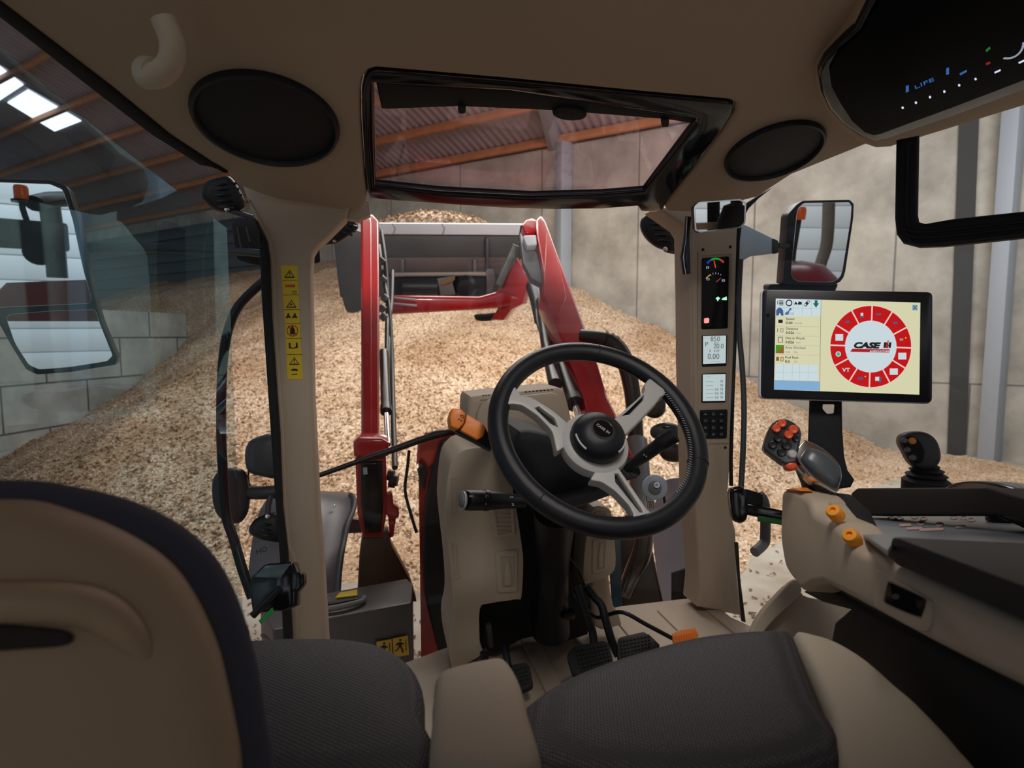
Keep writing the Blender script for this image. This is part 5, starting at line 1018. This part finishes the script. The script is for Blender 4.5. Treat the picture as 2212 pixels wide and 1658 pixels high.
# dark cladding band high on the back wall, left
DK = mat('dark_cladding', (.045, .06, .065), .5)
for k in range(6):
    a, c = wl(33, .06), wl(17.6, .06); S(barbox(a+UP*(2.55+k*.42), c+UP*(2.55+k*.42), .06, .40, .01), 'wall_cladding', DK)
# roof sheet, corrugated, rising from the eave over the tractor
PIT = math.radians(17); rup = WNn*math.cos(PIT)+UP*math.sin(PIT)
eL, eR, RL = wl(36)+UP*(EZ+.18), wl(-9)+UP*(EZ+.18), 15.0
rdir = (eR-eL).normalized(); rn = rdir.cross(rup); rn = -rn if rn.z > 0 else rn
bm = bmesh.new(); prev = None; LEN = (eR-eL).length; n = int(LEN/.045)
for i in range(n+1):
    s = i*.045; h = .022*math.sin(2*math.pi*s/.20); c = eL+rdir*s+rn*h
    r = [bm.verts.new(c-rup*.4), bm.verts.new(c+rup*RL)]
    if prev: bm.faces.new((prev[0], r[0], r[1], prev[1]))
    prev = r
S(bm, 'roof', mat('roof_sheet_grey', (.36, .32, .345), .5, var=.2, vs=2), sharp=80)
PUR = mat('purlin_timber', (.48, .20, .085), .7, var=.3, vs=5)
for k in range(11):
    c = rup*(.12+k*1.25)+rn*.13
    S(barbox(eL+c, eR+c, .08, .20, .008, up=rn), 'purlin', PUR)
STL = mat('steel_column_grey', (.30, .32, .35), .5)
for t_ in (7.75, -.30, -6.5):
    a = wl(t_, .16)
    S(box(a+UP*((ZG+EZ)/2), (.30, .24, EZ-ZG), Matrix.Rotation(-YAW+math.radians(30), 3, 'Z'), .01), 'steel_column', STL)
PRf = (eL+rn*.05, rn)
ra = on(1219, 398, PRf); rb = on(1178, 215, PRf)
S(barbox(ra-(rb-ra)*.15, ra+(rb-ra)*2.2, .28, .40, .01, up=rn), 'steel_rafter', STL)
DRK = mat('recess_shade', (.035, .033, .03), .8)
S(plate([(2084, -60), (2128, -60), (2086, 992), (2046, 992)], (wl(0, .05), WNn), .04), 'wall_recess_shade', DRK)  # flat dark strip, the shade of the recess is in its colour
# skylight sheets in the roof
SKY = mat('skylight_sheet', (.80, .88, 1.0), emit=2.2)
for q in ([(16, 222), (60, 195), (175, 262), (118, 284)], [(-120, 195), (-60, 150), (-4, 142), (50, 184), (-2, 218), (-60, 230)]): S(plate(q, PRf, .03), 'skylight', SKY)
# pale panelled wall behind the tractor (seen in the mirrors)
PNL = mat('white_wall_panel', (.60, .63, .65), .6)
for k in range(16): S(box(V((0, -8.5, ZG+.20+k*.40)), (22, .08, .385), bev=.012), 'wall_panel', PNL)
# ------------------------------------------------------------------ wood chip pile
def Hw(t):
    K = [(-3, 0), (1, 0), (2.6, .75), (4.9, 2.09), (7.6, 3.25), (10, 4.05), (13, 4.45), (17, 4.45), (22, 4.25), (30, 4.0), (40, 4)]
    for (a, u), (c, v) in zip(K, K[1:]):
        if a <= t <= c: return u+(v-u)*(t-a)/(c-a)
    return 0
def sl(t): return .165 if t < 3 else .165+(t-3)/2.4*.135 if t < 5.4 else min(.33, .30+(t-5.4)*.009)
base = cw(8, 9.9, 0)
def height(x, y):
    X, Y = x-8, y-9.9; t = -.866*X+.5*Y; q = -.5*X-.866*Y
    h = Hw(t)-sl(t)*max(q, 0)-.44*max(0, -x-4.9)*max(0, min(1, (15.5-y)/3))
    p = V((x, y, 0)); h += .16*noise.noise(p*.55)+.07*noise.noise(p*1.7+V((9, 0, 0)))
    f = max(0, min(1, (h+.25)/.5)); h = h if h > .1 else .1*math.exp((h-.1)*2.5)-.03
    return h+.035*noise.noise(p*5)*f+.02*noise.noise(p*11)*f
bm = bmesh.new(); gx0, gx1, gy0, gy1, st_ = -15, 8.2, 2.6, 24, .11
nx, ny = int((gx1-gx0)/st_), int((gy1-gy0)/st_); G = {}
for i in range(nx+1):
    for j in range(ny+1):
        x, y = gx0+i*st_, gy0+j*st_
        if -.5*(x-8)-.866*(y-9.9) < .02 or abs(x) > 1.25*y+1: continue
        h = height(x, y)
        if h > -.02 or 1: G[i, j] = bm.verts.new(cw(x, y, ZG+h))
for (i, j), v in list(G.items()):
    q = [(i, j), (i+1, j), (i+1, j+1), (i, j+1)]
    if all(k in G for k in q): bm.faces.new([G[k] for k in q])
CHP = bpy.data.materials.new('wood_chips'); CHP.use_nodes = True; nt = CHP.node_tree; N = nt.nodes.new; L = nt.links.new; b = nt.nodes['Principled BSDF']; b.inputs['Roughness'].default_value = .8
tc = N('ShaderNodeTexCoord'); nz = N('ShaderNodeTexNoise'); nz.inputs['Scale'].default_value = 6; nz.inputs['Detail'].default_value = 3
ad = N('ShaderNodeMix'); ad.data_type = 'RGBA'; ad.blend_type = 'LINEAR_LIGHT'; ad.inputs[0].default_value = .04
vo = N('ShaderNodeTexVoronoi'); vo.inputs['Scale'].default_value = 52; sp = N('ShaderNodeSeparateColor'); cr = N('ShaderNodeValToRGB'); e = cr.color_ramp.elements
e[0].color = (.30, .165, .085, 1); e[0].position = .0; e[1].color = (.90, .78, .61, 1); e[1].position = 1
for p_, c_ in ((.16, (.40, .235, .13, 1)), (.45, (.58, .40, .255, 1)), (.78, (.73, .57, .41, 1))): k = cr.color_ramp.elements.new(p_); k.color = c_
bpn = N('ShaderNodeBump'); bpn.inputs['Strength'].default_value = .7; bpn.inputs['Distance'].default_value = .016; bpn.invert = True
n2 = N('ShaderNodeTexNoise'); n2.inputs['Scale'].default_value = .8; n2.inputs['Detail'].default_value = 6; r2 = N('ShaderNodeValToRGB'); r2.color_ramp.elements[0].color = (.72, .62, .52, 1); r2.color_ramp.elements[0].position = .36; r2.color_ramp.elements[1].color = (1, 1, 1, 1); r2.color_ramp.elements[1].position = .6
ml = N('ShaderNodeMix'); ml.data_type = 'RGBA'; ml.blend_type = 'MULTIPLY'; ml.inputs[0].default_value = 1
L(tc.outputs['Object'], nz.inputs['Vector']); L(tc.outputs['Object'], ad.inputs[6]); L(nz.outputs['Color'], ad.inputs[7]); L(ad.outputs[2], vo.inputs['Vector']); L(vo.outputs['Color'], sp.inputs[0]); L(sp.outputs[0], cr.inputs[0]); L(cr.outputs[0], ml.inputs[6])
L(tc.outputs['Object'], n2.inputs['Vector']); L(n2.outputs['Fac'], r2.inputs[0]); L(r2.outputs[0], ml.inputs[7]); L(ml.outputs[2], b.inputs['Base Color']); L(vo.outputs['Distance'], bpn.inputs['Height']); L(bpn.outputs[0], b.inputs['Normal'])
def chips(n, place, bm, rs):
    R = random.Random(rs)
    for _ in range(n):
        p = place(R)
        if p is None: continue
        a = V((R.gauss(0, 1), R.gauss(0, 1), R.gauss(0, .45))).normalized(); c = a.cross(V((R.gauss(0, .4), R.gauss(0, .4), 1))).normalized(); d = a.cross(c)
        l, w, h = R.uniform(.010, .032), R.uniform(.005, .012), R.uniform(.002, .005)
        P = [p+a*(i*l)+c*(j*w)+d*(k*h) for i, j, k in ((-1, -1, 1), (1, -.7, 1), (1, .7, 1), (-1, 1, 1), (-1, -1, -1), (1, -.7, -1), (1, .7, -1), (-1, 1, -1))]
        v = [bm.verts.new(q) for q in P]
        for f in ((0, 1, 2, 3), (0, 4, 5, 1), (1, 5, 6, 2), (2, 6, 7, 3), (3, 7, 4, 0)): bm.faces.new([v[k] for k in f])
def place_pile(R):
    y = 3.2+12*R.random()**1.6; x = R.uniform(-1.0, .8)*y
    X, Y = x-8, y-9.9
    if -.5*X-.866*Y < .1 or x < -8.9: return None
    h = height(x, y)
    if h < .06 and R.random() > .10: return None
    return cw(x, y, ZG+max(h, 0.0)+.012)
chips(42000, place_pile, bm, 3)
tag(A(bm, 'wood_chip_pile', CHP, sharp=60), 'huge heap of pale wood chips against the concrete barn wall', 'wood chips', kind='stuff')
bm = bmesh.new(); rows = []
for i in range(41):
    u = i/40; r = []
    for j in range(13):
        v = j/12; px = 808+u*250; hgt = math.sin(math.pi*min(1, max(0, u)))**.8
        top = 486-30*hgt*math.sin(math.pi*min(1, v+.12)) + 2.5*noise.noise(V((u*9, v*5, 3)))
        r.append(bm.verts.new(pt(px, top if j else 492, 4.78+v*.55)))
    rows.append(r)
for a, c in zip(rows, rows[1:]):
    for j in range(12): bm.faces.new((a[j], c[j], c[j+1], a[j+1]))
def place_b(R):
    u, v = R.random(), R.random(); hgt = math.sin(math.pi*u)**.8
    return pt(808+u*250, 486-30*hgt*math.sin(math.pi*min(1, v+.12)), 4.78+v*.55)
chips(700, place_b, bm, 5)
tag(A(bm, 'bucket_chips', CHP, sharp=60), 'small heap of wood chips rising above the bucket lip', 'wood chips', kind='stuff')
# ------------------------------------------------------------------ rear of the tractor, seen in the mirrors
def rf(px, py, pl, L):
    m = on(px, py, pl); i = (m-CAM).normalized(); n = pl[1]; r = i-n*2*i.dot(n); return m+r*L
bc = thing('warning_beacon', 'orange warning beacon on a black stalk, reflected in the left mirror', 'beacon')
p = rf(48, 431, ML, 3.2)
A(lathe([(.0, .10), (.034, .095), (.042, .08), (.042, .0), (.0, .0)], p, UP, 20), 'lens', mat('beacon_orange', (.9, .14, .01), .3), bc)
q = rf(60, 480, ML, 3.2); A(tube([p, p-UP*.06, q], .018, 10, 2), 'stalk', BLACK, bc)
A(lathe([(.06, 0), (.06, .02), (0, .02)], p-UP*.022, UP, 20), 'base', BLACK, bc)
rp_ = thing('rear_cab_frame', 'black rear cab corner with lamps, reflected in the left mirror', 'cab frame')
A(tube([rf(108, 445, ML, 3.4), rf(118, 520, ML, 3.4), rf(125, 600, ML, 3.4)], .065, 12, 2), 'rear_pillar', BLACK, rp_)
A(tube([rf(75, 440, ML, 3.2), rf(105, 432, ML, 3.3), rf(150, 430, ML, 3.5)], .08, 12, 2, prof=(1, .7)), 'roof_edge', BLACK, rp_)
A(box(rf(72, 508, ML, 3.2), (.40, .06, .20), bev=.02), 'number_plate_carrier', BLACK, rp_)
A(lathe([(.09, -.05), (.09, .02), (.06, .05), (0, .05)], rf(85, 545, ML, 3.2), V((0, -1, 0)), 18), 'rear_lamp', BLACK, rp_)
rfd = thing('rear_fender', 'dark red rear fender, reflected in the left mirror', 'fender')
c = rf(115, 640, ML, 3.6)
A(loft([[c+V((x, y*k, z)) for x, z in ((-.30, -.16), (-.29, -.02), (-.2, .09), (.24, .13), (.40, -.02), (.42, -.16))] for y, k in ((.7, 1), (.3, 1), (-.3, 1), (-.7, 1))]), 'fender_shell', mat('fender_dark_red', (.20, .015, .018), .3), rfd)
bc2 = thing('warning_beacon', 'orange warning beacon, reflected in the right mirror', 'beacon')
p = rf(1722, 474, MR_, 3.0)
A(lathe([(0, .10), (.045, .095), (.055, .07), (.055, 0), (0, 0)], p, UP, 18), 'lens', MATS['beacon_orange'], bc2); p2 = rf(1722, 606, MR_, 2.8); A(tube([p, p-UP*.35, p2], .03, 10, 3), 'stalk', BLACK, bc2)
rf2 = thing('rear_fender', 'red rear fender, reflected low in the right mirror', 'fender')
c = rf(1722, 612, MR_, 2.6); A(lathe([(0, .22), (.16, .19), (.26, .10), (.30, 0), (0, 0)], c-UP*.05, UP, 28), 'fender_shell', MATS['fender_dark_red'], rf2)
A(lathe([(.3, -.2), ((c.z-ZG)/2, -.19), ((c.z-ZG)/2, .19), (.3, .2), (.25, 0)], V((c.x, c.y, (c.z+ZG)/2-.03)), V((1, 0, 0)), 40), 'tyre', RUBBER, rf2)
S(tube([rf(1790, 425, MR_, 6.5), rf(1786, 520, MR_, 6.5), rf(1772, 570, MR_, 6.5), rf(1752, 640, MR_, 6.5)], .075, 10, 4, prof=(1, .5)), 'door_jamb', mat('jamb_brown', (.11, .085, .065), .7))
rw = thing('rear_window_frame', 'dark and beige rear window posts, reflected in the interior mirror', 'window frame')
A(barbox(rf(1541, 425, MP, 1.7), rf(1541, 500, MP, 1.7), .035, .05), 'post', MATT, rw)
A(barbox(rf(1590, 425, MP, 1.7), rf(1594, 500, MP, 1.7), .03, .05), 'post', MATT, rw)
A(barbox(rf(1490, 489, MP, 1.6), rf(1560, 487, MP, 1.6), .06, .03), 'lower_trim', BEIGE, rw)
A(lathe([(0, .09), (.05, .07), (.07, 0), (.07, -.12), (0, -.12)], rf(1582, 478, MP, 1.5), UP, 20), 'seat_headrest', MATT, rw)
# ------------------------------------------------------------------ finish: origins at the base of each thing
bpy.context.view_layer.update()
def desc(o):
    for c in o.children: yield c; yield from desc(c)
KIDS = {}
for o in bpy.data.objects:
    if o.parent: KIDS.setdefault(o.parent, []).append(o)
def walk(o):
    for c in KIDS.get(o, []): yield c; yield from walk(c)
for r in ROOTS:
    ms = [o for o in [r, *walk(r)] if o.type == 'MESH' and len(o.data.vertices)]
    if not ms: continue
    lo = V((min(v.co.x for o in ms for v in o.data.vertices), min(v.co.y for o in ms for v in o.data.vertices), min(v.co.z for o in ms for v in o.data.vertices)))
    hi = V((max(v.co.x for o in ms for v in o.data.vertices), max(v.co.y for o in ms for v in o.data.vertices), lo.z))
    p = (lo+hi)/2; p.z = lo.z
    for o in ms: o.data.transform(Matrix.Translation(-p))
    r.location = p
# ------------------------------------------------------------------ light
w = bpy.data.worlds.new('sky'); sc.world = w; w.use_nodes = True; bg = w.node_tree.nodes['Background']; bg.inputs[0].default_value = (.72, .85, 1, 1); bg.inputs[1].default_value = .3
def area(name, loc, tgt, sx_, sy_, e, col=(1, 1, 1)):
    l = bpy.data.lights.new(name, 'AREA'); l.shape = 'RECTANGLE'; l.size = sx_; l.size_y = sy_; l.energy = e; l.color = col
    o = bpy.data.objects.new(name, l); COL.objects.link(o); o.location = loc; o.rotation_euler = (V(tgt)-V(loc)).to_track_quat('-Z', 'Y').to_euler(); return o
def spot(name, loc, tgt, e, ang, col):
    l = bpy.data.lights.new(name, 'SPOT'); l.energy = e; l.spot_size = math.radians(ang); l.spot_blend = .6; l.color = col; l.shadow_soft_size = .12
    o = bpy.data.objects.new(name, l); COL.objects.link(o); o.location = loc; o.rotation_euler = (V(tgt)-V(loc)).to_track_quat('-Z', 'Y').to_euler(); return o
area('skylight_fill_light', cw(.2, 7.0, 5.2), cw(-.3, 8.8, -1), 5, 3.5, 540, (1, .96, .92))
area('skylight_fill_light', cw(5.5, 5.0, 5.2), cw(6.5, 9.5, 0), 5, 3, 370, (.92, .96, 1))
area('skylight_fill_light', V((-1, -4.2, 5.6)), V((-.5, -8.5, 0)), 8, 3, 620, (.95, .98, 1))  # added fill, no skylight here: lightens the rear panels for the mirrors
spot('work_light_beam', V((.66, 1.95, 1.9)), cw(1.2, 9, .3), 60, 75, (1, .93, .82))
spot('work_light_beam', V((-.66, 1.95, 1.9)), cw(-1.6, 9, .3), 60, 75, (1, .93, .82))
spot('dash_fill_light', V((-.05, .45, 1.44)), V((0, 1.25, .45)), 20, 85, (1, .95, .88))  # added fill, no lamp of the cab: lifts the dash and wheel
vs = sc.view_settings; sc.display_settings.display_device = 'sRGB'; vs.view_transform = 'Standard'; vs.look = 'None'; vs.exposure = 0; vs.gamma = 1
try: vs.use_curve_mapping = False
except Exception: pass
cy = sc.cycles; cy.max_bounces = 7; cy.transparent_max_bounces = 12; cy.diffuse_bounces = 4; cy.glossy_bounces = 4; cy.caustics_reflective = False; cy.caustics_refractive = False; cy.sample_clamp_indirect = 4
try: cy.use_denoising = True
except Exception: pass
